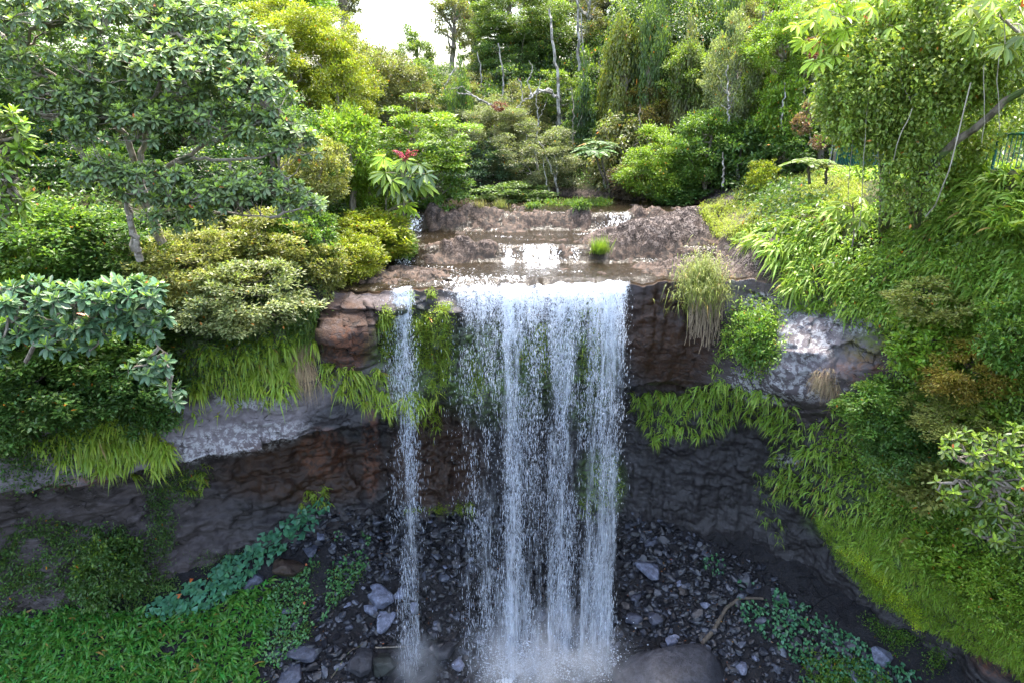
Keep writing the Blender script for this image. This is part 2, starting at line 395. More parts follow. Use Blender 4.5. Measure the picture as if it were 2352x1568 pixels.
def bed(x, y):
    P = np.stack([x, y, x * 0], -1)
    n1 = fbm(P * .9, 4) - .5; n2 = fbm(P * np.array([1.6, 3.6, 1]) + 5, 5) - .5
    lay = fbm(P * np.array([.35, 1.1, 1]) + 31, 3); lay = (np.floor(lay * 9) + ss(.55, 1, lay * 9 % 1)) / 9 - .5   # slabby sheets
    sm = np.clip(gauss(x, y, 6.6, 30.2, 3.8, 1.4, .22) + gauss(x, y, 8.7, 26.4, 2.8, 2.2, -.55), 0, 1)
    bl = (.26 * cells(P + .3 * (fbm(P, 2) - .5)[..., None], np.array([.75, 1.5, 1]), 5) + .13 * cells(P, np.array([2.2, 3.6, 1]), 6)) * (1 - .65 * sm)
    n3 = np.abs(fbm(P * np.array([2.3, 4.2, 1]) + 77, 4) - .5)
    lay2 = fbm(P * np.array([1.1, 2.6, 1]) + 51, 3) * 14; lay2 = (np.floor(lay2) + ss(.7, 1, lay2 % 1)) / 14 - .5
    z = water_level(x, y) - .20 + .22 * n1 * (1 - .5 * sm) + .10 * n2 + .34 * lay + .35 * lay2 - .22 * ss(.06, 0, n3) + bl
    z = z + .40 * np.exp(-((y - step2(x) - .25) / .55) ** 2) * (1 - gap2(x)) * ss(3.4, 2.6, x) * (.75 + .8 * n1)
    z = z + .40 * np.exp(-((y - step3(x) - .55) / .95) ** 2) * (1 - gap3(x)) * (.7 + 1.0 * n1)
    z = z + .42 * np.exp(-((y - step2(x) + .05) / .5) ** 2) * (1 - gap2(x)) * ss(3.6, 2.8, x) * (.6 + 1.2 * n1) + .45 * np.exp(-((y - step3(x) + .05) / .55) ** 2) * (1 - gap3(x)) * (.6 + 1.2 * n1)
    z = z - .25 * gap2(x) * np.exp(-((y - step2(x)) / .8) ** 2) - .25 * gap3(x) * np.exp(-((y - step3(x)) / .9) ** 2)
    # shelf between the narrow stream and the wide fall, and the dry slabs by the fern bank
    z = z + .30 * gauss(x, y, -4.6, 26.0, 2.4, 1.6)
    z = z + 1.05 * gauss(x, y, 6.6, 30.2, 3.6, 1.15, .22) + .55 * gauss(x, y, 8.6, 31.2, 1.8, 1.2, .2)
    z = z + .55 * gauss(x, y, 8.7, 26.4, 2.6, 1.9, -.55) + .25 * gauss(x, y, 6.2, 27.2, 2.0, .9, 0)
    z = z - .30 * gauss(x, y, 1.2, 25.6, 3.2, 1.0) - .1 * gauss(x, y, -1.5, 27.2, 3, .8)
    return z

def H(x, y):
    x = np.asarray(x, float); y = np.asarray(y, float)
    zb = bed(x, y); dL = xL(y) - x
    P = np.stack([x, y, x * 0], -1)
    hill = 1.6 * (fbm(P * .09, 3) - .5) + .5 * (fbm(P * .5 + 9, 3) - .5)
    wl = water_level(x, y)
    zl = wl + .15 + .36 * np.clip(dL, 0, 7) + .24 * np.clip(dL - 7, 0, 60) + hill * ss(0, 4, dL)
    z = zb + (zl - zb) * ss(-.6, 1.0, dL)
    w0 = xW(y) - .7; f = (x - xR(y)) / np.maximum(w0 - xR(y), 1.0)
    zr = wl + .1 + (zW(y) - wl) * np.clip(f, 0, 1) ** .8 + np.where(f < 1, hill * .35 * ss(0, .2, f) * ss(1, .8, f), 0)
    far = ss(37, 41, y)
    zr = zr * (1 - far) + far * (wl + .25 + .16 * np.clip(x - xR(y), 0, 12) + .10 * np.clip(y - 40, 0, 100) + hill)
    up = np.clip(x - xW(y) - 2.2, 0, 60)
    zr = np.where((f > 1) & (y < 41), np.maximum(zr, zW(y) * (1 - far) + far * zr), zr) + .5 * up * ss(0, 2, up)
    z = z + (zr - z) * ss(-.5, .7, x - xR(y))
    d = y - rim_y(x)
    z = z - .30 * np.exp(-(d / .28) ** 2) * ss(-9, -7, x) * ss(12, 10, x)
    k = ss(0, np.where((x > -6) & (x < 10), .9, 2.4), d)
    return rim_z(x) * (1 - k) + z * k

# ---- plateau mesh (river bed, banks and forest floor)
xs = np.concatenate([np.linspace(-60, -26, 22, endpoint=False), np.linspace(-26, -8, 64, endpoint=False), np.linspace(-8, 11.6, 225, endpoint=False),
                     np.linspace(11.6, 16, 40, endpoint=False), np.linspace(16, 24, 14)])
ws = np.concatenate([np.linspace(0, 13, 150, endpoint=False), np.linspace(13, 24, 50, endpoint=False), 24 + 150 * np.linspace(0, 1, 36) ** 2])
X, Wd = np.meshgrid(xs, ws, indexing='ij')
# beyond the rim's reach the sheet fans out sideways to the horizon
Yg = rim_y(X) + Wd
fan = 1 + np.clip((Wd - 20) / 40, 0, 3)
Xf = np.where(X < -26, X - (np.abs(X) - 26) * 1.2 * (fan - 1), X * (1 + (fan - 1) * .8))
Zg = H(Xf, Yg)
Zg[:, 0] = rim_z(X[:, 0])
PV = np.stack([Xf, Yg, Zg], -1).reshape(-1, 3)
PF = grid_faces(len(xs), len(ws))
dl = xL(PV[:, 1]) - PV[:, 0]; dr = PV[:, 0] - xR(PV[:, 1])
soil = np.clip(np.maximum(ss(.2, 1.2, dl), ss(1.2, 2.4, dr)), 0, 1)
wetm = ss(.5, .0, PV[:, 2] - water_level(PV[:, 0], PV[:, 1])) * (1 - soil)
me = npmesh('river_bed', PV, PF, M_RIVER, vattr={'soil': soil, 'wet': wetm}, smooth=True)
struct(link('river_bed', me))

# ---- gorge walls
ts = np.concatenate([np.linspace(0, 2, 40, endpoint=False), np.linspace(2, 13.2, 600, endpoint=False), np.linspace(13.2, 16, 50)])
rows = catmull(ST, ts)                                   # (nt, 8, 3)
jt = rim_jit(rows[:, 0, 0])
rows[:, 0, 2] -= .16 * ss(-9, -7, rows[:, 0, 0]) * ss(12, 10, rows[:, 0, 0]); rows[:, 0, 2] += rim_dz(rows[:, 0, 0]); rows[:, 0, 1] += jt; rows[:, 1, 1] += jt * .6
back = rows[:, :1] + np.array([0, 1.2, -.5]); foot = rows[:, -1:] + np.array([0, .2, -1.6])
rows = np.concatenate([back, rows, foot], 1)             # 10 rows
vs = np.concatenate([np.linspace(k, k + 1, n, endpoint=False) for k, n in enumerate((3, 36, 30, 38, 24, 30, 42, 40, 12))] + [[9.0]])
i = np.clip(np.floor(vs).astype(int), 0, 8); f = (vs - i)[None, :, None]
CV = rows[:, i] * (1 - f) + rows[:, i + 1] * f
du = np.gradient(CV, axis=0); dv = np.gradient(CV, axis=1)
for _ in range(6):
    dv[:, 1:-1] = (dv[:, :-2] + 2 * dv[:, 1:-1] + dv[:, 2:]) / 4
CN = norm(np.cross(dv, du)); CN[..., 1] = np.where(np.abs(CN[..., 1]) < 1e-6, 0, CN[..., 1])
if (CN[300, 60] @ np.array([0, -1, 0])) < 0: CN = -CN
Q = CV.copy()
big = fbm(Q * .42, 3) - .5
mid = fbm(Q * np.array([1.1, 1.1, 1.5]) + 3, 4) - .5
rid = 1 - np.abs(fbm(Q * np.array([1.5, 1.5, .8]) + 11, 4) * 2 - 1) * 2
warp = fbm(Q * .45 + 5, 3) * 1.8
lid = np.floor(Q[..., 2] * 1.9 + warp); lf = (Q[..., 2] * 1.9 + warp) % 1
rnd = lambda k: _h(k, np.floor(Q[..., 0] * .55 + fbm(Q * .8, 2) + k * .37), k * 0 + 7)
lay = rnd(lid) + (rnd(lid + 1) - rnd(lid)) * ss(.82, 1, lf) - .5
lid2 = np.floor(Q[..., 2] * 6 + warp * 2.4); lay2 = _h(lid2, np.floor(Q[..., 0] * 1.3 + .7 * lid2), lid2 * 0 + 3) - .5
vw = vs[None, :]
rec = ss(4.6, 5.4, vw) * ss(9.2, 8, vw)                   # recess below the ledge: more broken
slab = ss(2.8, 3.2, vw) * ss(4.4, 3.8, vw)                # the ledge face: smoother
jag_ = np.where(vw < 9, 1, 0) * (.42 * cells(Q + .35 * (fbm(Q * .9, 2) - .5)[..., None], np.array([.62, .62, .95]), 3) + .17 * cells(Q + .2 * (fbm(Q * 2, 2) - .5)[..., None], np.array([1.7, 1.7, 2.6]), 9))
smooth_ = np.maximum(np.exp(-((Q[..., 0] - 6.4) / 2.9) ** 4) * ss(4.4, 4, vw), ss(4.6, 5, vw) * np.maximum(.95 * ss(4, 6, Q[..., 0]), .5 * ss(-6, -8, Q[..., 0])))
disp = jag_ * (1 - .75 * smooth_) * (1 - .55 * slab) * 1.15 + .6 * big + .30 * mid * (1 - .5 * slab) + .10 * rid * rec + ((.20 * rec + .10) * lay + .07 * lay2 * (rec + .15)) * (1 - .8 * ss(4, 6, Q[..., 0])) + rec * (1 - .7 * ss(4, 6, Q[..., 0])) * (.55 * (fbm(Q * np.array([.9, .9, 1.3]) + 21, 3) - .5) + .30 * (np.round(fbm(Q * np.array([1.6, 1.6, 2.6]) + 33, 3) * 6) / 6 - .5))
# vertical flutes in the back wall and in the dark wall beside the wide fall
fl = fbm(Q * np.array([1.9, 1.2, .16]) + 40, 4) - .5
disp = disp + fl * (.55 * rec + .30 * np.exp(-((Q[..., 0] - 6.2) / 2.2) ** 2) * ss(1.0, 1.6, vw) * ss(4.5, 4, vw))
# dark knobbly rock either side of the narrow stream
knob = np.exp(-((Q[..., 0] + 3.4) / 2.2) ** 2) * ss(1.1, 1.5, vw) * ss(4.2, 3.6, vw)
disp = disp + knob * (.5 * (fbm(Q * 1.25 + 60, 3) - .45) + .25 * rid)
# big bulge of bare rock left of the narrow stream, pale boulder under the fern bank
disp = disp + .75 * np.exp(-((Q[..., 0] + 6.1) / 1.0) ** 2 - ((Q[..., 2] + 1.5) / 1.2) ** 2)
disp = disp + .9 * np.exp(-((Q[..., 0] - 11.0) / 1.7) ** 4 - ((Q[..., 2] + 2.6) / 1.5) ** 4)
disp = disp * ss(1.0, 1.35, vw) * ss(9.0, 8.6, vw)
CV = CV + CN * disp[..., None]
CVf = CV.reshape(-1, 3)
CF = grid_faces(len(ts), len(vs))
cpx, cpy = proj(CVf)
def ell(cx, cy, rx, ry, a=0):
    c, s = math.cos(math.radians(a)), math.sin(math.radians(a)); u = (cpx - cx) * c + (cpy - cy) * s; w = -(cpx - cx) * s + (cpy - cy) * c
    return np.clip(1.6 - 1.3 * ((u / rx) ** 2 + (w / ry) ** 2), 0, 1)
def many(*e): return np.max([ell(*q) for q in e], 0)
vrow = np.broadcast_to(vw, Q.shape[:2]).reshape(-1); xq = CVf[:, 0]; zq = CVf[:, 2]
lich = many((540, 1010, 170, 38, -9), (580, 915, 100, 28), (430, 1040, 60, 26), (1840, 765, 95, 85), (1800, 880, 150, 50), (1740, 700, 40, 30), (1960, 735, 60, 40), (1810, 1060, 40, 18), (250, 1060, 60, 20), (1690, 620, 60, 30))
wet = np.clip(many((1540, 770, 120, 150), (1250, 900, 330, 330), (1600, 1110, 190, 150), (800, 980, 120, 70), (960, 760, 80, 90), (1750, 1260, 250, 130, 30)) + ss(4.2, 4.8, vrow) * .85 * ss(-15, -9, xq) + .5 * ss(4.2, 4.8, vrow) * ss(10, 7, np.abs(xq - 5)), 0, 1)  # damp patches, plus shade painted over the recess below the ledge
brown = np.clip(many((1545, 770, 120, 140), (1000, 1060, 120, 130), (700, 1080, 220, 80), (790, 760, 90, 90)), 0, 1)
rust = many((2000, 800, 70, 60), (1930, 860, 60, 30), (852, 1040, 22, 110), (740, 1040, 60, 60), (180, 1105, 90, 14, -8), (800, 800, 60, 50), (2300, 1500, 70, 60)) * .8
moss = np.clip(many((950, 830, 110, 120), (1150, 850, 160, 130), (1340, 830, 80, 160), (1380, 1110, 60, 90)) * .75 + .8 * ss(2.9, 2.2, vrow) * ss(1.0, 1.5, vrow) * np.clip(ss(-6.5, -8, xq) + ss(11, 12, xq), 0, 1), 0, 1)
moss = np.clip(moss + .9 * ss(12.2, 13.2, xq) * ss(-11.2, -10.4, zq), 0, 1)
slabm = np.clip(ss(2.95, 3.1, vrow) * ss(4.15, 4.02, vrow) * ss(-3.2, -4.6, xq) + .8 * many((1850, 790, 170, 110), (1660, 660, 60, 60)), 0, 1)
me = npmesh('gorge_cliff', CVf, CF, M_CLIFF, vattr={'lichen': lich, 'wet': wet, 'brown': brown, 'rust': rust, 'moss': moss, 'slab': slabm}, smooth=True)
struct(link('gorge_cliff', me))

# ---- gorge floor
def G(x, y):
    x = np.asarray(x, float); y = np.asarray(y, float)
    yb = np.interp(x, BASE[:, 0], BASE[:, 1]); zb = np.interp(x, BASE[:, 0], BASE[:, 2])
    P = np.stack([x, y, x * 0], -1)
    sl = np.interp(x, [-30, -14, -6, 0, 8, 14, 20], [.62, .66, .85, .92, .85, .7, .5])
    d = yb - y
    z = zb - sl * np.clip(d, -2, 60)
    low = -17.3 + .6 * (fbm(P * .25, 2) - .5) + np.interp(x, [-30, -12, -4, 5, 12, 25], [2.2, 1.2, 0, 0, .8, 1.5])
    z = np.where(z > low + .8, z, low + .8 * np.exp((np.minimum(z, low + .8) - low - .8) / .8))
    return z + .7 * (fbm(P * .8, 4) - .5) + .22 * (fbm(P * 3.4, 3) - .5)
gx = np.concatenate([np.linspace(-60, -22, 30, endpoint=False), np.linspace(-22, 20, 330, endpoint=False), np.linspace(20, 34, 16)])
gy = np.concatenate([np.linspace(-25, 15, 40, endpoint=False), np.linspace(15, 30, 130)])
GX, GY = np.meshgrid(gx, gy, indexing='ij')
GV = np.stack([GX, GY, G(GX, GY)], -1).reshape(-1, 3); GF = grid_faces(len(gx), len(gy))
me = npmesh('gorge_floor', GV, GF, M_FLOOR, smooth=True)
struct(link('gorge_floor', me))

# ---- ray finder on the bare land
_bv = np.concatenate([PV, CVf, GV]); _bf = np.concatenate([PF, CF + len(PV), GF + len(PV) + len(CVf)])
BVH = BVHTree.FromPolygons(_bv.tolist(), _bf.tolist())
def hit(px, py):
    d = Vector(ray(px, py)).normalized()
    h = BVH.ray_cast(Vector(CAM), d, 200)
    if h[0] is None: return None
    n = h[1]
    if n.dot(d) > 0: n = -n
    return np.array(h[0]), np.array(n)
def ground(x, y):
    return float(H(np.array([x]), np.array([y]))[0])
def inpoly(poly, x, y):
    c = False; n = len(poly); j = n - 1
    for i in range(n):
        xi, yi = poly[i]; xj, yj = poly[j]
        if (yi > y) != (yj > y) and x < (xj - xi) * (y - yi) / (yj - yi) + xi: c = not c
        j = i
    return c
def scatter(poly, n, skip=0.0, sc=.012):
    """n points on the land inside an outline; patchy where skip > 0"""
    xs_ = [p[0] for p in poly]; ys_ = [p[1] for p in poly]; P = []; N = []; tries = 0
    while len(P) < n and tries < n * 8:
        tries += 1
        x = random.uniform(min(xs_), max(xs_)); y = random.uniform(min(ys_), max(ys_))
        if not inpoly(poly, x, y): continue
        h = hit(x, y)
        if h is None: continue
        if skip and fbm(np.array([h[0] * 1.1 + 3]), 3)[0] < skip: continue
        P.append(h[0]); N.append(h[1])
    return np.array(P).reshape(-1, 3), np.array(N).reshape(-1, 3)

# ---- river water
M_WATER, nt, out = newmat('river_water'); b = NB(nt); co = b.pos()
fo = b.attr('foam'); n1 = b.noise(b.mapv(co, (2.0, .7, 1)), 3.6, 8, .72, 1.2); n2 = b.noise(co, 16, 4)
fm = b.rng(b.math('ADD', b.math('MULTIPLY', n1, .7), b.math('MULTIPLY', n2, .3)), b.math('SUBTRACT', .78, b.math('MULTIPLY', fo, .38)), b.math('SUBTRACT', .84, b.math('MULTIPLY', fo, .38)))
fm = b.math('MULTIPLY', fm, b.rng(fo, .02, .2))
rp = b.math('ADD', b.noise(b.mapv(co, (1, 2.0, 1)), 3.2, 4), b.math('MULTIPLY', b.noise(co, 11, 3), .4))
pw = b.princ(b.mix(n1, (.012, .010, .007), (.028, .021, .012)), .12, b.bump(rp, .7, .08), spec=.18)
pf = b.princ((.86, .88, .90), .6, b.bump(n1, .8, .08))
tr = b.n('ShaderNodeBsdfTransparent'); m0 = b.n('ShaderNodeMixShader'); m0.inputs[0].default_value = .7
tr.inputs[0].default_value = (.8, .72, .55, 1)
nt.links.new(tr.outputs[0], m0.inputs[1]); nt.links.new(pw.outputs[0], m0.inputs[2])
mx = b.n('ShaderNodeMixShader'); nt.links.new(fm, mx.inputs[0]); nt.links.new(m0.outputs[0], mx.inputs[1]); nt.links.new(pf.outputs[0], mx.inputs[2]); nt.links.new(mx.outputs[0], out.inputs[0])
wx = np.linspace(-14, 10.5, 250); wo = np.concatenate([np.linspace(.12, 12, 150, endpoint=False), np.linspace(12, 22, 40)])
WX, WO = np.meshgrid(wx, wo, indexing='ij'); WY = np.maximum(rim_y(WX), 23.9) + WO
WXX = np.where(WX < -6, -6 + (WX + 6) * 3.2 * ss(36, 40, WY) + (WX + 6) * .1, WX)
Pw = np.stack([WXX, WY, WX * 0], -1)
lvl = water_level(WXX, WY) + .05 * (fbm(Pw * 2.2, 3) - .5)
k = ss(0, .9, WO); lvl = (rim_z(WXX) + .06) * (1 - k) + lvl * k
s2, s3 = WY - step2(WXX), WY - step3(WXX)
foam = np.maximum.reduce([(.55 + .65 * fbm(Pw * np.array([1.7, .8, 1]), 3)) * gap2(WXX) * ss(-1.9, -.2, s2) * ss(1.0, .1, s2), .75 * gap2(WXX) * ss(-2.6, -1, s2) * ss(.4, 0, s2), (.45 + .65 * fbm(Pw * np.array([1.7, .8, 1]), 3)) * gap3(WXX) * ss(-1.6, -.3, s3) * ss(1.1, .1, s3),
     .62 * ss(.9, .1, WO) * ss(-2.9, -1.6, WXX) * ss(4.7, 4.1, WXX), .5 * ss(2.6, .3, WO) * ss(-2.4, -.6, WXX) * ss(4.7, 4.1, WXX), .75 * ss(.5, .1, WO) * np.exp(-((WXX + 4) / .5) ** 2), .85 * fbm(Pw * np.array([.5, 1.2, 1]) + 9, 3) * ss(37, 33, WY)])
foam = foam + 0 * WO
me = npmesh('river', np.stack([WXX, WY, lvl], -1).reshape(-1, 3), grid_faces(len(wx), len(wo)), M_WATER, vattr={'foam': foam.reshape(-1)}, smooth=True)
struct(link('river', me))

# plunge pool at the foot of the fall
pxs = np.linspace(-4.6, 6.2, 60); pys = np.linspace(12, 24.6, 60)
AX, AY = np.meshgrid(pxs, pys, indexing='ij')
fo = np.clip(1.3 * np.exp(-((AX - 1.4) / 3.2) ** 2 - ((AY - 23.1) / 1.6) ** 2) + np.exp(-((AX + 4.3) / 1) ** 2 - ((AY - 23) / 1.2) ** 2), 0, 1.1)
me = npmesh('plunge_pool', np.stack([AX, AY, -16.85 + .07 * (fbm(np.stack([AX, AY, AX * 0], -1) * 1.5, 3) - .5)], -1).reshape(-1, 3), grid_faces(60, 60), M_WATER, vattr={'foam': fo.reshape(-1)}, smooth=True)
struct(link('plunge_pool', me))
# ------------------------------------------------------------------ falling water
M_FALL, nt, out = newmat('falling_water'); b = NB(nt)
uvn = b.n('ShaderNodeUVMap', uv_map='flow').outputs[0]
den = b.attr('dens'); age = b.attr('age')
lace = b.noise(b.mapv(uvn, (7.5, 4.6, 1)), 1.0, 6, .68, .9)          # net of threads near the lip
drop = b.noise(b.mapv(uvn, (10, 3.4, 1)), 1.0, 5, .75, .3)           # breaks into drops lower down
strand = b.noise(b.mapv(uvn, (3.0, .55, 1)), 1.0, 4, .6)
net = b.math('ABSOLUTE', b.math('SUBTRACT', lace, .5))
net = b.rng(net, .0, .06, 1, 0, smooth=False)
fineS = b.noise(b.mapv(uvn, (10, .9, 1)), 1.0, 3, .6)
body = b.math('ADD', b.math('MULTIPLY', net, b.math('SUBTRACT', 1, age)), b.math('MULTIPLY', b.rng(drop, .25, .75, smooth=False), age))
tex = b.math('ADD', b.math('ADD', b.math('MULTIPLY', body, .42), b.math('MULTIPLY', b.rng(strand, .25, .75, smooth=False), .38)), b.math('MULTIPLY', fineS, .20))
thr = b.math('SUBTRACT', .76, b.math('MULTIPLY', den, .46))
al = b.rng(tex, thr, b.math('ADD', thr, b.math('ADD', .12, b.math('MULTIPLY', age, .34))))
al = b.math('MULTIPLY', al, b.rng(den, .02, .12))
dif = b.n('ShaderNodeBsdfDiffuse'); dif.inputs[0].default_value = (.76, .82, .90, 1)
tl = b.n('ShaderNodeBsdfTranslucent'); tl.inputs[0].default_value = (.76, .82, .92, 1)
gl = b.n('ShaderNodeBsdfGlossy'); gl.inputs['Roughness'].default_value = .25
m1 = b.n('ShaderNodeMixShader'); m1.inputs[0].default_value = .45; nt.links.new(dif.outputs[0], m1.inputs[1]); nt.links.new(tl.outputs[0], m1.inputs[2])
m2 = b.n('ShaderNodeMixShader'); m2.inputs[0].default_value = .06; nt.links.new(m1.outputs[0], m2.inputs[1]); nt.links.new(gl.outputs[0], m2.inputs[2])
tp = b.n('ShaderNodeBsdfTransparent')
m3 = b.n('ShaderNodeMixShader'); nt.links.new(al, m3.inputs[0]); nt.links.new(tp.outputs[0], m3.inputs[1]); nt.links.new(m2.outputs[0], m3.inputs[2]); nt.links.new(m3.outputs[0], out.inputs[0])
M_DROP, nt, out = newmat('spray_drops'); b = NB(nt)
dif = b.n('ShaderNodeBsdfDiffuse'); dif.inputs[0].default_value = (.76, .82, .90, 1)
tl = b.n('ShaderNodeBsdfTranslucent'); tl.inputs[0].default_value = (.76, .82, .92, 1)
m1 = b.n('ShaderNodeMixShader'); m1.inputs[0].default_value = .5; nt.links.new(dif.outputs[0], m1.inputs[1]); nt.links.new(tl.outputs[0], m1.inputs[2]); nt.links.new(m1.outputs[0], out.inputs[0])

GRV = 9.81
def fall_sheet(S_list, x0, x1, ystart, v0, seed, density, tend, spread=0.0, drift=None, nu=150, nt_=150):
    a = np.linspace(0, 1, nu); t = np.linspace(-.55, tend, nt_)
    A, T = np.meshgrid(a, t, indexing='ij')
    Tp = np.maximum(T, 0); Tn = np.minimum(T, 0)
    X0 = x0 + (x1 - x0) * A
    vv = v0 * (1 + .55 * (fbm(np.stack([X0 * 1.7, A * 0 + seed, A * 0], -1), 3) - .5) * 2)
    Xc = X0 + .10 * Tp * (fbm(np.stack([X0 * 2.2, Tp * 1.1, A * 0 + seed], -1), 3) - .5) * 2 + spread * (A - .5) * Tp
    if drift is not None: Xc = Xc + drift * (Tp / tend)
    Yc = ystart(X0) - vv * Tp - Tn * 1.5 + .16 * Tp * (fbm(np.stack([X0 * 2.6, Tp * 3, A * 0 + seed + 9], -1), 3) - .5)
    Zc = .05 - .5 * GRV * Tp ** 2
    Zc = np.where(T < 0, H(Xc, np.maximum(Yc, rim_y(Xc) + .01)) + .10 + .06 * fbm(np.stack([X0 * 3, T * 6, A * 0 + seed], -1), 2), Zc + (H(X0, ystart(X0) + .05) + .05) * ss(.45, 0, T) * 1.0)
    D = density(X0, T)
    return np.stack([Xc, Yc, Zc], -1), D, X0, T

def sheet_obj(name, parent, P, D, X0, T, tage, origin, kind=None):
    nu, nv = P.shape[:2]
    me = npmesh(name, (P - origin).reshape(-1, 3), grid_faces(nu, nv), M_FALL, vattr={'dens': D.reshape(-1), 'age': ss(.25, tage, T).reshape(-1)}, smooth=True)
    uv = me.uv_layers.new(name='flow')
    idx = np.empty(len(me.loops), np.int32); me.loops.foreach_get('vertex_index', idx)
    # along the fall the pattern runs with time, so it stretches as the water speeds up
    flow = np.stack([X0.reshape(-1), (T * 3.2 + .55 * np.maximum(T, 0) ** 2).reshape(-1)], -1)[idx] + random.random() * 40
    uv.data.foreach_set('uv', flow.astype(np.float32).ravel())
    return link(name, me, parent)

def drops_obj(name, parent, origin, x_sampler, n, ystart, v0, tend, drift=0.0, size=(.004, .009), tmin=.25):
    x0, wgt = x_sampler(n); n = len(x0)
    t = tmin + (tend - tmin) * R.random(n) ** .85
    # drops travel in clots
    cl = fbm(np.stack([x0 * 3.2, t * 6.5, x0 * 0], -1), 3); keep = R.random(n) < np.clip((cl - .33) * 3.2, .04, 1); x0 = x0[keep]; t = t[keep]; n = len(t)
    jit = .02 + .07 * t
    x = x0 + R.normal(0, 1, n) * jit + drift * t / tend
    y = ystart(x0) - v0 * (1 + R.normal(0, .30, n)) * t + R.normal(0, .10, n) * t
    z = .05 - .5 * GRV * t ** 2
    sz = R.uniform(*size, n) * (.8 + .5 * R.random(n) ** 3); st = 4 + 16.0 * t * R.random(n) ** 2
    oc = np.array([[1, 0, 0], [0, 1, 0], [-1, 0, 0], [0, -1, 0], [0, 0, 1], [0, 0, -1]], float)
    sc_ = np.stack([sz, sz, sz * st], -1)
    V = np.stack([x, y, z], -1)[:, None] + oc[None] * sc_[:, None] - origin
    tri = np.array([[0, 1, 4], [1, 2, 4], [2, 3, 4], [3, 0, 4], [1, 0, 5], [2, 1, 5], [3, 2, 5], [0, 3, 5]])
    F = (tri[None] + np.arange(n)[:, None, None] * 6).reshape(-1, 3)
    me = npmesh(name, V.reshape(-1, 3), F, M_DROP, smooth=True)
    return link(name, me, parent)

# the wide fall
TE = 1.86
def wide_profile(x, T):
    base = .53 + .34 * (fbm(np.stack([x * 1.6, x * 0, x * 0 + 2], -1), 2) - .5)
    for c, w, a in ((-1.65, .30, .06), (-.85, .35, .10), (-.05, .42, .30), (.75, .22, .16), (1.9, .40, .28), (3.75, .38, .40), (3.0, .3, .14)):
        w2 = w * (1 + .25 * np.maximum(T, 0)); base = base + a * np.exp(-((x - c) / w2) ** 2)
    for c, w, a in ((1.25, .16, .22), (2.75, .25, .22), (-.5, .12, .12), (3.25, .10, .15)):
        base = base - a * np.exp(-((x - c) / w) ** 2)
    base = base * ss(-2.55, -1.7, x + .25 * np.maximum(T, 0) * 0) * ss(4.5, 4.15, x)
    nz = fbm(np.stack([x * 2.3, T * 2.0, x * 0 + 5], -1), 3); lipb = np.exp(-((T - .16 - .3 * (nz - .5)) / .2) ** 2) * ss(.25, .6, nz)
    edge = ss(-2.7, -1.9, x) * ss(4.55, 4.2, x)
    up = ss(-.45, .06, T + .5 * (nz - .5))
    return np.clip(base * (1 - .12 * ss(.4, 1.2, T) + .30 * ss(1.3, 1.85, T)) + .34 * lipb * edge, 0, 1.15) * up
wide_y = lambda x: np.interp(x, RIM[:, 0], RIM[:, 1]) - .12
org = np.array([1.0, 25.0, -17.0])
fall = thing('waterfall', 'wide white waterfall pouring over the dark lip in many strands', 'waterfall', org)
for k, (v, dm) in enumerate(((.62, .95), (.86, 1.0), (1.12, .82), (1.4, .6))):
    P, D, X0, T = fall_sheet(None, -2.7, 4.55, wide_y, v, 3.0 + k * 5, lambda x, T: wide_profile(x + .12 * (k - 1), T) * dm, TE, drift=.05, nu=170, nt_=170)
    sheet_obj('water_sheet', fall, P, D, X0, T, .95, org)
def wide_sampler(n):
    x = R.uniform(-2.6, 4.6, n * 3); w = wide_profile(x, x * 0 + 1.0); k = R.random(n * 3) < np.clip((w - .2) * 1.4, .06, 1); return x[k][:n], None
drops_obj('spray', fall, org, wide_sampler, 48000, wide_y, .95, TE, drift=.05)['kind'] = 'stuff'

# the narrow stream
TN = 1.82
def thin_profile(x, T):
    c = -3.98 + .05 * np.sin(T * 3); w = .30 + .15 * np.maximum(T, 0)
    pk = .92 - .10 * ss(.5, 1.3, T)
    return pk * np.exp(-((x - c) / w) ** 2 * 1.1) * ss(-.5, -.1, T) * ss(-4.95, -4.7, x) * ss(-3.0, -3.25, x)
thin_y = lambda x: np.interp(x, RIM[:, 0], RIM[:, 1]) - .30
org = np.array([-4.2, 24.0, -16.5])
thin = thing('waterfall', 'narrow thin waterfall stream beside the wide fall, sliding down mossy rock', 'waterfall', org)
for k, (v, dm) in enumerate(((.38, 1.0), (.55, .9), (.75, .6))):
    P, D, X0, T = fall_sheet(None, -5.0, -2.95, thin_y, v, 23.0 + k * 5, lambda x, T: thin_profile(x, T) * dm, TN, drift=-.15, nu=70, nt_=150)
    sheet_obj('water_sheet', thin, P, D, X0, T, .8, org)
def thin_sampler(n):
    return R.normal(-3.98, .26, n), None
drops_obj('spray', thin, org, thin_sampler, 10000, thin_y, .58, TN, drift=-.15, size=(.005, .009))['kind'] = 'stuff'

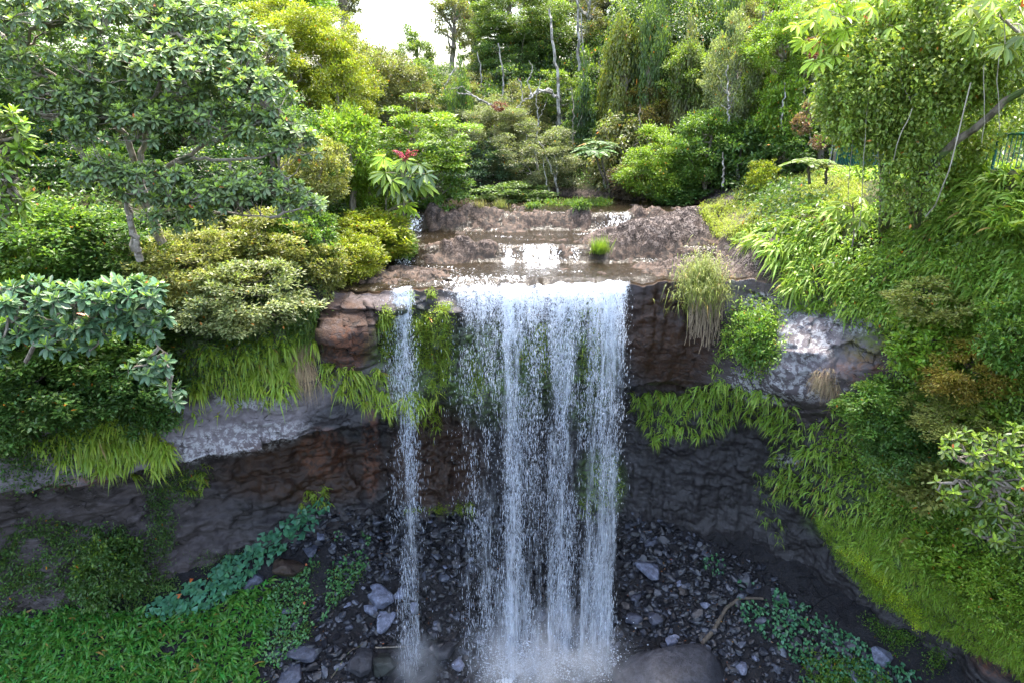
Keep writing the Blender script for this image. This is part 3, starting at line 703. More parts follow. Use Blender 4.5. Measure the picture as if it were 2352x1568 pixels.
# splash thrown up where it strikes
n = 9000; th = R.random(n) * 2 * PI; el_ = R.uniform(.2, 1.4, n); sp = np.abs(R.normal(0, 1.0, n)) * 1.1
cx = np.array([-.1, 1.9, 3.7, .8])[R.integers(0, 4, n)] + R.normal(0, .5, n)
P = np.stack([cx + np.cos(th) * np.cos(el_) * sp, 23.2 + np.sin(th) * np.cos(el_) * sp * .7, -16.9 + np.sin(el_) * sp * .9], -1) - np.array([1.0, 25.0, -17.0])
oc = np.array([[1, 0, 0], [0, 1, 0], [-1, 0, 0], [0, -1, 0], [0, 0, 1], [0, 0, -1]], float); sz = R.uniform(.008, .03, n) * (1 + R.random(n) ** 4)
tri = np.array([[0, 1, 4], [1, 2, 4], [2, 3, 4], [3, 0, 4], [1, 0, 5], [2, 1, 5], [3, 2, 5], [0, 3, 5]])
o = link('splash', npmesh('splash', (P[:, None] + oc[None] * sz[:, None, None]).reshape(-1, 3), (tri[None] + np.arange(n)[:, None, None] * 6).reshape(-1, 3), M_DROP, smooth=True), fall); o['kind'] = 'stuff'
# mist where the water lands: an airy closed body of drifting spray
M_MIST, nt, out = newmat('mist'); b = NB(nt)
vol = b.n('ShaderNodeVolumePrincipled'); vol.inputs['Color'].default_value = (.92, .95, 1, 1); vol.inputs['Anisotropy'].default_value = .2
tc = b.obj()
ln = b.n('ShaderNodeVectorMath', operation='LENGTH'); nt.links.new(tc, ln.inputs[0])
fall_off = b.rng(ln.outputs['Value'], 1.0, .15)
nz = b.noise(b.pos(), .8, 4, .6)
b.set(vol.inputs['Density'], b.math('MULTIPLY', b.math('MULTIPLY', fall_off, b.rng(nz, .36, .66)), .75))
nt.links.new(vol.outputs[0], out.inputs['Volume'])
def ico(sub):
    import bmesh
    bm = bmesh.new(); bmesh.ops.create_icosphere(bm, subdivisions=sub, radius=1)
    V = np.array([v.co[:] for v in bm.verts]); F = np.array([[v.index for v in f.verts] for f in bm.faces]); bm.free(); return V, F
V, F = ico(3)
mist_me = npmesh('mist', V, F, M_MIST, smooth=True)
for loc, sc_, lab in (((1.5, 22.5, -15.8), (4.4, 2.4, 3.2), 'pale mist drifting around the foot of the wide fall'), ((-4.1, 22.9, -16.0), (1.5, 1.4, 1.6), 'faint mist at the foot of the narrow stream')):
    o = link('mist', mist_me, None, loc); o.scale = sc_; tag(o, lab, 'mist', kind='stuff')
# ------------------------------------------------------------------ crowns that many trees share (unit size, one mesh per kind and size)
_crowns = {}
KIND = {   # leaf length, width, clumps, clump radius, flatness, droop, density
 'round':  (.155, .08, 130, .20, .80, .05, 2.2),
 'open':   (.17, .085, 44, .20, .70, .10, 1.2),
 'fine':   (.14, .05, 130, .17, .8, .15, 1.8),
 'hang':   (.17, .10, 100, .20, .9, .75, 2.3),
 'dark':   (.17, .085, 120, .20, .75, .15, 2.2),
 'twig':   (.11, .050, 140, .16, .75, .1, 1.7),
 'bush':   (.135, .068, 130, .19, .75, .05, 2.3),
 'tier':   (.155, .08, 80, .20, .45, .05, 1.8),
}
def crown_mesh(kind, r, var=0):
    cls = min((.8, 1.4, 2.2, 3.4, 5.0), key=lambda c: abs(math.log(c / r)))
    key = (kind, cls, var)
    if key in _crowns: return _crowns[key]
    L, W, nc, cr, flat, droop, dens = KIND[kind]
    rg = np.random.default_rng(hash((kind, var)) % 1000 if False else sum(map(ord, kind)) + 31 * var + int(cls * 10))
    nl = int(min(80000, dens * 4 * PI * cls ** 2 / (L * W * .55)))
    nc = int(nc * (1.0 if cls < 3 else 1.35)); cr = cr * (1 if cls < 3 else .86)
    d = norm(rg.normal(0, 1, (nc, 3))); rad = .45 + .5 * rg.random(nc) ** .6
    C = d * rad[:, None]; C[:, 2] = np.where(C[:, 2] < -.55, -.55 + .3 * (C[:, 2] + .55), C[:, 2])
    if kind == 'tier': C[:, 2] = np.round(C[:, 2] * 3.2) / 3.2 + rg.normal(0, .04, nc)
    ph = rg.random(3) * 50; C = C * (.62 + .85 * fbm(d * 1.25 + ph, 3))[:, None] + .08 * rg.normal(0, 1, (nc, 3))
    size = cr * rg.uniform(.65, 1.3, nc)
    k = rg.choice(nc, nl, p=size ** 2 / (size ** 2).sum())
    q = norm(rg.normal(0, 1, (nl, 3))); q[:, 2] = np.where(rg.random(nl) < .72, np.abs(q[:, 2]), q[:, 2])
    q = q * (rg.random(nl) ** .38 * (1 + .32 * np.abs(rg.normal(0, 1, nl)) * (rg.random(nl) < .5)))[:, None]
    off = q * size[k][:, None]; off[:, 2] *= flat
    if droop > .5: off[:, 2] = off[:, 2] * 1.6 - .10 * rg.random(nl)
    P = C[k] + off
    A = norm(norm(off + 1e-6) * .8 + norm(C)[k] * .4 + rg.normal(0, .75, (nl, 3))); A[:, 2] -= droop + .12
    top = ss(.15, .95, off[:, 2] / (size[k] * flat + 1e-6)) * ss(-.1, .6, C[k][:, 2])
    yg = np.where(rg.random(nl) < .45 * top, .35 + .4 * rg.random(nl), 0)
    cl = rg.random(nc)
    v = np.clip(.35 * cl[k] + .65 * rg.random(nl), 0, 1)
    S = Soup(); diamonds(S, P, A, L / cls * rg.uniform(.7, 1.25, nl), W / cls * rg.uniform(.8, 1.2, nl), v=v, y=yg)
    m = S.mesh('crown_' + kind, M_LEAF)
    _crowns[key] = (m, C); return m, C

_tw = {}
def plant(name, cat, px, top, bot, w, Y, kind, tint, label, group=None, bark=None, trunk=True, lean=0.0, crownname='crown', trunkname='trunk', base=None, tr=None, limbs=10, depthscale=.9):
    """a tree or shrub: its crown fills the outline px, top..bot, w at distance Y and its trunk stands on the real ground"""
    if group == FOREST and Y > 38: g_ = sum(tint) / 3; tint = tuple(.74 * (.88 * q + .12 * g_) for q in tint)  # distance dimming put into the tint: far crowns darker and greyer
    elif group == 'shrubs on the bank below the fence': tint = tuple(1.25 * q for q in tint)
    c = at(px, (top + bot) / 2, Y); t = depth(c)
    rx = max(.3, w / 2 * t / FPX) * 1.1; rz = max(.3, (bot - top) / 2 * t / FPX) * 1.12
    if base is None:
        bx, by = c[0] + lean, Y; gz = ground(bx, by)
        if gz > c[2] - .45 * rz: gz = c[2] - .9 * rz
    else: bx, by, gz = base
    root = thing(name, label, cat, (bx, by, gz), group)
    r = (rx * rx * rz) ** (1 / 3)
    me, C = crown_mesh(kind, r, random.randrange(2))
    cr = link(crownname, me, root, (c[0] - bx, c[1] - by, c[2] - gz), tint)
    cr.scale = (rx, rx * depthscale, rz); rz_ = random.uniform(-.5, .5); cr.rotation_euler = (0, 0, rz_)
    if trunk:
        S = Soup(); R0 = tr or max(.05, .045 * (c[2] - gz + rz) ** .9)
        topp = np.array([c[0] - bx + R.normal(0, .1) * rx, c[1] - by, c[2] - gz + .45 * rz])
        mid_ = np.array([topp[0] * .35 + R.normal(0, .04) * topp[2], 0, topp[2] * .5])
        pts = np.array([[0, 0, -.5], [topp[0] * .08, 0, topp[2] * .2], mid_, topp * [.72, 1, .75], topp])
        tt = np.linspace(0, 4, 14); pts = np.stack([np.interp(tt, range(5), pts[:, q]) for q in range(3)], 1)
        pts[1:-1] += R.normal(0, .02 * topp[2] / 4, (12, 3)) * [1, 1, 0]
        tube(S, pts, np.linspace(R0, R0 * .25, 14), 7)
        for q in R.choice(len(C), min(limbs, len(C)), replace=False):
            e = C[q] * [rx, rx * depthscale, rz]; ca, sa = math.cos(rz_), math.sin(rz_)
            e = np.array([e[0] * ca - e[1] * sa + c[0] - bx, e[0] * sa + e[1] * ca + c[1] - by, e[2] + c[2] - gz])
            s0 = pts[min(11, max(3, int(13 * np.clip((e[2] - .35 * rz) / max(topp[2], .1), .2, .85))))]
            tube(S, curve(s0, e, 7, -.05 * rx, .04 * rx), np.linspace(R0 * .38, R0 * .08, 7), 5)
        link(trunkname, S.mesh(trunkname, bark or M_BARK), root)
    return root

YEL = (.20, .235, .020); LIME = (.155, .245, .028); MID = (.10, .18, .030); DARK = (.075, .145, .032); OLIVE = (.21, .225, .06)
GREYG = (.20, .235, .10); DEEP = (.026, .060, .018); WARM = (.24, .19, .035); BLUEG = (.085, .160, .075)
FOREST = 'rainforest trees round the head of the river'
# far wall of forest
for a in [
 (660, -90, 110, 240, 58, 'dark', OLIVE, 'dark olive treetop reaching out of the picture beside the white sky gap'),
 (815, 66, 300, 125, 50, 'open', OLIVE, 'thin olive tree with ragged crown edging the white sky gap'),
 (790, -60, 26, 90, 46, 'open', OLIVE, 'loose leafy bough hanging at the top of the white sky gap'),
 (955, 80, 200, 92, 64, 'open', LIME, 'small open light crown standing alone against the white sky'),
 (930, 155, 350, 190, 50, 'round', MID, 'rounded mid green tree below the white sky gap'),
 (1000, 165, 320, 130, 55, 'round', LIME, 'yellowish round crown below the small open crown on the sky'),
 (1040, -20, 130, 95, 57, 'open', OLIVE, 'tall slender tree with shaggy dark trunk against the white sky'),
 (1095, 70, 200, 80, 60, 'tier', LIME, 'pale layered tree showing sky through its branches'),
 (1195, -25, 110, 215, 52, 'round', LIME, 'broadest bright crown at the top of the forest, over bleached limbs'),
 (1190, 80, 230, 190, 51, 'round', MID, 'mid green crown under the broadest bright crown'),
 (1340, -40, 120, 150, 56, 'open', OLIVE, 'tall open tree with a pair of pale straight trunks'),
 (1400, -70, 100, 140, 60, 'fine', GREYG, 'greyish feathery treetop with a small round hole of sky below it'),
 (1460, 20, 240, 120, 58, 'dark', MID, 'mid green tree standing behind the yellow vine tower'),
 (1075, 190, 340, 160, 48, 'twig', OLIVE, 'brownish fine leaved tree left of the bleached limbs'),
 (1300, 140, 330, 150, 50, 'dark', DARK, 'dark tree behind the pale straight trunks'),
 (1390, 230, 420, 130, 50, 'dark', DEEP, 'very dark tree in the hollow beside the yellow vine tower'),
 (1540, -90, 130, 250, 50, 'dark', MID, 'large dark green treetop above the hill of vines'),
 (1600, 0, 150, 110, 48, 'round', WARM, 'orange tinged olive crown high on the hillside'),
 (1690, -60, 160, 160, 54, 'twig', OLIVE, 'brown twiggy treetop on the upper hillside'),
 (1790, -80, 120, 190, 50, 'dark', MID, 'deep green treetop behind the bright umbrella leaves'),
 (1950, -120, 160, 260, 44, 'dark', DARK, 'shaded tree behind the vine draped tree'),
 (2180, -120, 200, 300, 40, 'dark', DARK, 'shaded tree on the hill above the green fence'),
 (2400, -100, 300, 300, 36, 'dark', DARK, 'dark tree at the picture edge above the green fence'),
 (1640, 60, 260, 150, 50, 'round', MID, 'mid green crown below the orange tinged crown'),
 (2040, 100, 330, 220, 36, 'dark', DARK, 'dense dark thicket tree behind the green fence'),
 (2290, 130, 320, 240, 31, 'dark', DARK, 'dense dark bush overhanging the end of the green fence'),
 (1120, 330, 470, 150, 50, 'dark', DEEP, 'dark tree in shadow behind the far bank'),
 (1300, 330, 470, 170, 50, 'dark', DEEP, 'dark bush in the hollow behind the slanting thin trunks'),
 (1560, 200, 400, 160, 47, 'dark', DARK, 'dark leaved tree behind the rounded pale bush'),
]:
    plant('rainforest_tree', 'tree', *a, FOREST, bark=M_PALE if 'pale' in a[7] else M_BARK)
for a in [
 (1690, 0, 220, 180, 46, 'bush', OLIVE, 'olive tree high on the hillside left of a dark trunk'),
 (1560, 60, 200, 150, 46, 'dark', MID, 'deep green crown below the large dark green treetop'),
 (1480, 110, 330, 120, 45, 'bush', LIME, 'light green crown touching the yellow vine tower'),
 (1780, 60, 220, 170, 42, 'dark', MID, 'mid green hillside tree behind the bright leafy tree'),
 (1870, 20, 220, 150, 40, 'twig', OLIVE, 'olive thicket behind the sunlit umbrella tree'),
 (1640, 180, 330, 150, 43, 'bush', GREYG, 'grey green crown behind the feathery young tree'),
 (1250, 60, 220, 150, 54, 'round', MID, 'mid green crown right of the broadest bright crown'),
 (1130, 130, 260, 120, 53, 'round', OLIVE, 'olive crown left of the broadest bright crown'),
 (1390, 60, 200, 110, 55, 'dark', MID, 'mid green crown behind the thin white saplings'),
 (890, 130, 300, 150, 46, 'round', OLIVE, 'olive crown behind the yellow green stepping tree'),
 (1060, 230, 400, 130, 46, 'bush', MID, 'mid green tree behind the long grey dead bough'),
 (1190, 220, 360, 130, 44.5, 'twig', OLIVE, 'olive tree behind the crooked bleached limb'),
]:
    plant('rainforest_tree', 'tree', *a, FOREST, bark=M_BARK)
for a in [
 (1090, -120, 60, 150, 64, 'dark', MID, 'dark treetop beyond the pale layered tree'), (1270, -130, 70, 170, 63, 'dark', OLIVE, 'olive treetop beyond the broadest bright crown'),
 (1480, -140, 90, 180, 58, 'dark', DARK, 'dark treetop behind the yellow vine tower'), (1640, -150, 60, 200, 58, 'bush', MID, 'high green treetop over the orange tinged crown'),
 (1850, -150, 80, 180, 48, 'bush', OLIVE, 'high olive treetop behind the sunlit umbrella tree'), (1380, 110, 300, 120, 52, 'dark', DARK, 'dark tree among the pale straight trunks'),
 (1180, 170, 330, 150, 48, 'dark', DARK, 'dark green tree behind the crooked bleached limb'), (1530, 150, 330, 130, 44.5, 'twig', OLIVE, 'brownish tree between vine columns'),
 (1720, 200, 380, 120, 40, 'dark', DARK, 'dark green tree behind the light green sapling tree'), (1440, 220, 400, 100, 43.5, 'dark', DARK, 'dark tree filling the foot of the yellow vine tower'),
]:
    plant('rainforest_tree', 'tree', *a, FOREST, bark=M_DARKBARK)
# nearer wall round the pool
for a in [
 (1135, 245, 430, 200, 43, 'twig', GREYG, 'grey green spreading tree over the far pool'),
 (1280, 165, 260, 95, 45, 'tier', LIME, 'bright layered tuft of leaves on a white trunk'),
 (1240, 310, 440, 170, 40.5, 'twig', GREYG, 'thin leaved tree on two slanting pale trunks by the water'),
 (1090, 335, 455, 150, 41, 'dark', BLUEG, 'blue green bush leaning over the far pool'),
 (1010, 300, 470, 150, 44, 'round', MID, 'green tree behind the overhanging river tree'),
 (1350, 260, 400, 120, 43, 'bush', MID, 'green leafy tree behind the tree fern'),
 (1530, -10, 240, 230, 44, 'hang', MID, 'huge vine covered tree wall above the rounded pale bush'),
 (1590, 115, 275, 130, 40, 'round', LIME, 'light green rounded tree in front of the vine wall'),
 (1500, 215, 350, 130, 41, 'bush', WARM, 'olive gold bush at the foot of the yellow vine tower'),
 (1680, 78, 290, 115, 37, 'fine', GREYG, 'feathery pale green young tree with a white forked trunk'),
 (1735, 150, 330, 110, 38, 'bush', LIME, 'light green sapling tree beside the feathery tree'),
 (1795, 20, 200, 170, 36, 'bush', LIME, 'bright leafy tree left of the umbrella leaves'),
 (1800, 180, 350, 130, 35, 'round', LIME, 'light green tree on a thin leaning trunk near the sign'),
 (1625, 270, 420, 150, 36.5, 'round', MID, 'mid green tree over the dry slab of rock'),
 (1700, 300, 440, 140, 36, 'dark', DARK, 'dark glossy tree with a pale stem near the grassy bank'),
 (1800, 300, 400, 130, 34.5, 'dark', DARK, 'dark bush behind the ground fern'),
 (1900, 150, 350, 120, 36, 'dark', DARK, 'dark thicket tree behind the diamond sign'),
 (1430, 300, 445, 120, 39.5, 'hang', OLIVE, 'olive vine drape beside the tree fern'),
]:
    plant('rainforest_tree', 'tree', *a, FOREST, bark=M_PALE if ('pale' in a[7] or 'white' in a[7]) else M_BARK)
plant('vine_tower', 'tree', 1435, 75, 420, 120, 42, 'hang', YEL, 'tall yellow green tower of vines smothering a tree', FOREST)
for px, t0, b0_, w_, Y, k_, tn, lab in ((1490, 40, 420, 75, 41, 'hang', MID, 'narrow green column of vines right of the yellow vine tower'), (1570, 140, 430, 70, 39.5, 'hang', OLIVE, 'narrow olive column of vines behind the tree over the dry slab'), (1660, 20, 300, 70, 42, 'hang', MID, 'tall green column of vines left of the feathery tree'), (1845, 60, 330, 70, 36, 'hang', OLIVE, 'drape of olive vines left of the diamond sign'), (1335, 210, 440, 60, 42.5, 'hang', DARK, 'dark narrow vine column behind the tree fern'), (1060, 210, 450, 60, 43, 'hang', MID, 'green vine column at the far corner of the pool')):
    plant('vine_curtain', 'tree', px, t0, b0_, w_, Y, k_, tn, lab, FOREST)
plant('overhanging_tree', 'tree', 965, 262, 400, 210, 34.5, 'tier', LIME, 'bright layered tree leaning over the river from the bushy bank', FOREST, lean=-1.2)
plant('overhanging_tree', 'tree', 1000, 350, 490, 140, 34.5, 'tier', MID, 'low drooping branch tree touching the river pool', FOREST, lean=-1.4)
plant('yellow_tree', 'tree', 665, 25, 240, 280, 34, 'bush', YEL, 'large yellow green tree with fine leaves behind the big leaved tree', FOREST)
plant('yellow_tree', 'tree', 785, 120, 330, 170, 33, 'bush', YEL, 'yellow green tree stepping down towards the river', FOREST)
plant('yellow_tree', 'tree', 800, 260, 440, 160, 30, 'bush', LIME, 'bright green tree between the yellow trees and the umbrella plant', FOREST)
plant('yellow_tree', 'tree', 860, 370, 500, 130, 31, 'bush', LIME, 'leafy green tree behind the umbrella plant', FOREST)
plant('yellow_tree', 'tree', 730, 320, 470, 130, 26.5, 'bush', OLIVE, 'olive tree with reddish tips between big leaved tree and river', FOREST)
plant('yellow_tree', 'tree', 620, -60, 90, 240, 38, 'dark', MID, 'green treetop behind the crest of the big leaved tree', FOREST)
for a in [
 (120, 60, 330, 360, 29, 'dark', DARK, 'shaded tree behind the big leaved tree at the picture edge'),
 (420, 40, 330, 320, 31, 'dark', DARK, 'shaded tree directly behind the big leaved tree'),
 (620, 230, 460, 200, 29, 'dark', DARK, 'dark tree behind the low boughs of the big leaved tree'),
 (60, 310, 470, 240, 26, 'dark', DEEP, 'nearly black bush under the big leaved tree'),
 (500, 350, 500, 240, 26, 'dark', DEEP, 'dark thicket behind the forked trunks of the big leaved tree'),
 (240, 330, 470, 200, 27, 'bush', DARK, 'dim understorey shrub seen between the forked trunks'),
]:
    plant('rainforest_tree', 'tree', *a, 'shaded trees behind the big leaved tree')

SHR = 'shrubs on the slope above the cliff'
def shrub(*a, name='shrub', group=SHR, **k):
    px, top, bot, w, Y = a[:5]
    h = hit(px, (top + .75 * (bot - top)))
    if h is not None and h[0][1] < Y + 6:
        rr = w / 2 * depth(h[0]) / FPX; Yn = h[0][1] - .45 * rr
        a = (px, top, bot, w, Yn) + tuple(a[5:]); k.setdefault('base', tuple(h[0]))
    return plant(name, 'shrub', *a, group, crownname='foliage', trunkname='stem', limbs=14, bark=k.pop('bark', M_DARKBARK), **k)
for a in [
 (120, 470, 640, 260, 19.5, 'bush', MID, 'green shrub at the picture edge below the big leaved tree'),
 (250, 490, 640, 220, 20.5, 'bush', DARK, 'dark glossy shrub beneath the forked trunks'),
 (430, 530, 700, 230, 22.6, 'twig', OLIVE, 'olive brown twiggy shrub right of the mottled trunk'),
 (560, 600, 770, 250, 22.5, 'twig', GREYG, 'greyish twiggy shrub with many bare twigs above the sword ferns'),
 (600, 500, 640, 200, 24, 'bush', OLIVE, 'olive shrub behind the greyish twiggy shrub'),
 (700, 480, 640, 150, 25, 'bush', MID, 'mid green shrub between the twiggy shrub and the yellow bush'),
 (740, 570, 680, 110, 24.4, 'twig', OLIVE, 'thin olive shrub at the top of the bare brown rock'),
 (860, 490, 600, 170, 26.6, 'bush', YEL, 'bright yellow green bush beside the river lip'),
 (810, 540, 650, 130, 25.4, 'bush', YEL, 'yellow bush trailing over the lip beside the narrow stream'),
 (910, 530, 600, 90, 27.2, 'bush', LIME, 'small green edge of the yellow bush nearest the water'),
 (100, 830, 990, 260, 17.8, 'bush', DARK, 'dark small leaved bush on the cliff edge over the long ledge'),
 (280, 790, 950, 230, 18.6, 'bush', DARK, 'dark small leaved bush beside the hanging sword ferns'),
 (60, 680, 860, 260, 17.5, 'bush', MID, 'green bush behind the lower rosette shrub at the edge'),
 (240, 690, 850, 260, 18.4, 'bush', MID, 'green bush behind the lower rosette shrub'),
 (-20, 900, 1060, 150, 17.5, 'bush', MID, 'leafy bush creeping to the ledge at the picture edge'),
 (20, 560, 720, 160, 18.4, 'dark', LIME, 'light green shrub at the picture edge above the rosette shrub'),
 (350, 900, 1000, 110, 19.6, 'bush', DARK, 'small dark shrub just above the lichen spotted ledge'),
]: shrub(*a)
SHF = 'shrubs on the bank below the fence'
for a in [
 (1753, 380, 450, 62, 29.5, 'bush', YEL, 'small yellow green shrub alone on the grassy bank'),
 (1735, 725, 840, 85, 23.4, 'bush', MID, 'dark green creeper bush clinging beside the white lichen rock'),
 (2020, 870, 990, 170, 20.8, 'bush', MID, 'light green creeper shrub below the white lichen rock'),
 (2130, 740, 860, 140, 19.2, 'bush', LIME, 'pale green creeper shrub on the fern bank'),
 (2080, 930, 1080, 170, 19.6, 'bush', DARK, 'dark shrub among the creepers halfway down the bank'),
 (2220, 780, 930, 190, 17.2, 'twig', WARM, 'shrub with orange tinged leaf tips near the picture edge'),
 (2200, 910, 1010, 200, 17.0, 'twig', OLIVE, 'flat topped olive shrub under the orange tinged one'),
 (2330, 700, 850, 140, 15.8, 'bush', MID, 'round leaved green shrub at the picture edge'),
 (2140, 1050, 1160, 150, 18.4, 'bush', OLIVE, 'olive shrub above the lime grass slope'),
 (2300, 1290, 1420, 160, 17.6, 'bush', LIME, 'light green shrub low on the bank at the picture edge'),
 (2180, 1230, 1330, 140, 18.6, 'bush', LIME, 'leafy green shrub between glossy shrub and lime grass'),
 (2140, 640, 740, 160, 18.4, 'twig', OLIVE, 'dry olive shrub in the middle of the fern bank'),
]: shrub(*a, group=SHF)
shrub(250, 1240, 1400, 140, 20.6, 'dark', DARK, 'dark shrub with reddish young leaves on the lower rock wall', group='plants in the gorge')
shrub(1430, 385, 462, 75, 38, 'twig', (.20, .15, .10), 'dry brownish bush beside the far pool', group=FOREST)
shrub(1515, 315, 470, 170, 36.8, 'bush', LIME, 'rounded pale green bush over the water by the dry slab', group=FOREST)
shrub(1180, 425, 470, 150, 39.2, 'bush', MID, 'low green bush on the far bank left of the grass strip', group=FOREST)
shrub(1560, 415, 475, 120, 35.6, 'dark', DARK, 'dark low shrub behind the upper end of the dry slab', group=FOREST)

# ------------------------------------------------------------------ crowns built from lumps: the near big trees
def shell(cx, cy, rx, ry, Y, n, up=.65, ryd=None):
    c = at(cx, cy, Y); t = depth(c); rr = np.array([rx * t / FPX, (ryd or min(rx, 1.3 * ry) * t / FPX * .9), ry * t / FPX])
    d = norm(R.normal(0, 1, (n, 3))); d[:, 2] = np.where(R.random(n) < up, np.abs(d[:, 2]), d[:, 2])
    k = (.55 + .45 * R.random(n) ** .5)[:, None]
    return c + d * rr * k, d
def rosette(S, P, D, L, W, nl=15, tip=.3, open_=0):
    """whorl of leaves round each shoot tip: old leaves hang, new ones stand up and are brighter"""
    n = len(P); D = norm(D)
    u = norm(np.cross(D, np.tile([.3, .2, 1.0], (n, 1)) + R.normal(0, .2, (n, 3)))); w = np.cross(D, u)
    j = np.arange(nl)
    az = (j[None] * 2.39996 + R.random((n, 1)) * 7); el = np.linspace(-.75, 1.15, nl)[None] + R.normal(0, .16, (n, nl))
    A = np.cos(el)[..., None] * (np.cos(az)[..., None] * u[:, None] + np.sin(az)[..., None] * w[:, None]) + np.sin(el)[..., None] * D[:, None]
    A[..., 2] -= .18 * (el < .2)
    B = np.repeat(P[:, None], nl, 1) + D[:, None] * (np.linspace(-.45, 0, nl)[None, :, None] * L)
    young = np.clip((np.linspace(0, 1, nl)[None] - (1 - tip)) / tip, 0, 1) * (.35 + .65 * R.random((n, 1)))
    ll = L * np.where(np.linspace(0, 1, nl) > .85, .65, 1)[None] * R.uniform(.8, 1.15, (n, nl))
    broad(S, B.reshape(-1, 3), A.reshape(-1, 3), ll.reshape(-1), ll.reshape(-1) * W / L, N=np.repeat(D, nl, 0) + R.normal(0, .2, (n * nl, 3)), v=np.clip(.25 + R.normal(.25, .2, n * nl), 0, 1), y=young.reshape(-1))
def branchwork(S, tips, nodes, r0=.03):
    nodes = np.asarray(nodes)
    for p in tips:
        d = np.linalg.norm(nodes - p, axis=1) + np.where(nodes[:, 2] > p[2] + .1, 1.5, 0); q = nodes[np.argmin(d)]
        L = np.linalg.norm(p - q)
        tube(S, curve(q, p, 5, -.06 * L, .03 * L), np.linspace(r0, r0 * .35, 5), 4)

def rosette_tree(name, label, cat, base, limbs, lumps, L, W, tint, nl=15, group=None, trunk_r=.16, bark=M_BARK, cname='crown', tname='trunk', tip=.3, flip=.45):
    root = thing(name, label, cat, base, group); base = np.asarray(base)
    S = Soup(); nodes = []
    for poly, r in limbs:
        pts = np.array([at(*q) for q in poly]) if len(poly[0]) == 3 else np.array(poly)
        n = 4 * len(pts); tt = np.linspace(0, len(pts) - 1, n); pts = np.stack([np.interp(tt, range(len(pts)), pts[:, q]) for q in range(3)], 1)
        pts[1:-1] += R.normal(0, .035, (n - 2, 3)); tube(S, pts - base, np.linspace(r, r * .35, n), 7); nodes += list(pts[n // 3:])
    P = []; D = []
    for cx, cy, rx, ry, Y, n in lumps:
        p, d = shell(cx, cy, rx, ry, Y, n); P.append(p); D.append(norm(d * flip + np.array([0, -.25, 1.0]) + R.normal(0, .22, (n, 3))))
    P = np.concatenate(P); D = np.concatenate(D)
    # intermediate boughs so that twigs gather into branches
    key = P[R.choice(len(P), min(len(P), 60), replace=False)]; hub = []
    for p in key:
        d = np.linalg.norm(np.array(nodes) - p, axis=1); q = nodes[int(np.argmin(d))]
        cc = curve(q, p - np.array([0, 0, .15]), 6, -.05, .06); tube(S, cc - base, np.linspace(.05, .02, 6), 5); hub += list(cc[2:])
    branchwork(S, P - base, np.array(hub + nodes) - base, .016)
    link(tname, S.mesh(tname, bark), root)
    C = Soup(); rosette(C, P - base, D, L, W, nl, tip)
    link(cname, C.mesh(cname, M_ROSE), root, color=tint)
    return root

ROS = (.14, .20, .085)
bx = at(345, 565, 21.5)
rosette_tree('big_leaved_tree', 'spreading tree with large grey green leaf rosettes tipped bright lime, on forked trunks', 'tree', (bx[0], 21.5, ground(bx[0], 21.5) - .2),
    [([(375, 560, 21.5), (345, 490, 21.3), (318, 400, 21), (300, 330, 20.8), (235, 255, 20.5), (180, 190, 20)], .15),
     ([(318, 400, 21), (330, 320, 20.8), (335, 250, 20.5), (380, 170, 20), (420, 90, 20)], .10),
     ([(335, 420, 21), (400, 372, 20.8), (480, 330, 20.5), (560, 300, 20.3), (640, 250, 20)], .08),
     ([(400, 372, 20.8), (470, 365, 20.4), (560, 368, 20.2), (660, 345, 20)], .06),
     ([(250, 330, 20.9), (190, 300, 20.5), (120, 265, 20)], .06),
     ([(310, 575, 20.8), (300, 500, 20.6), (285, 455, 20.4), (250, 430, 20)], .11),
     ([(345, 490, 21.3), (430, 480, 20.8), (520, 490, 20.4), (620, 500, 20)], .06),
     ([(-40, 60, 20), (60, 110, 20.3), (140, 185, 20.5), (235, 255, 20.5)], .08)],
    [(90, 60, 130, 95, 19.2, 126), (280, 60, 170, 80, 20.4, 145), (430, 50, 150, 70, 21, 126), (330, 165, 170, 75, 19.6, 162), (480, 150, 130, 70, 20.4, 126), (590, 110, 80, 60, 21, 61),
     (560, 215, 120, 65, 20.2, 117), (150, 225, 120, 45, 19.2, 89), (260, 285, 140, 48, 19.2, 109), (430, 270, 110, 50, 20, 80), (610, 300, 90, 50, 20.2, 80), (680, 330, 60, 40, 20.6, 42),
     (240, 395, 95, 40, 19.4, 65), (350, 420, 110, 45, 19.6, 79), (470, 450, 90, 36, 19.8, 61), (590, 430, 110, 42, 20, 79), (690, 470, 60, 36, 20.4, 42), (410, 500, 90, 30, 20, 36), (0, 150, 90, 60, 19, 61)],
    .215, .10, ROS, nl=15, tip=.45)
b0 = at(60, 800, 16.6)
rosette_tree('rosette_shrub', 'blue green rosette leaved shrub leaning out over the gorge below the big leaved tree', 'shrub', (b0[0] - .4, 17.4, b0[2] - .6),
    [([(60, 830, 17.2), (110, 740, 16.6), (160, 700, 16.2), (230, 690, 16)], .06), ([(110, 740, 16.6), (40, 690, 16.2), (0, 660, 16)], .05), ([(160, 700, 16.4), (290, 720, 16.2), (380, 810, 16.6)], .045)],
    [(60, 690, 90, 50, 16, 26), (190, 690, 90, 45, 15.8, 26), (310, 680, 85, 42, 16, 26), (140, 765, 110, 36, 15.8, 20), (330, 740, 70, 36, 16.2, 16), (20, 790, 50, 40, 15.6, 9), (350, 840, 60, 34, 16.6, 10), (400, 900, 40, 22, 17, 4), (230, 740, 80, 30, 15.9, 10)],
    .30, .13, BLUEG, nl=17, group=SHR, cname='foliage', tname='stem', tip=.22)
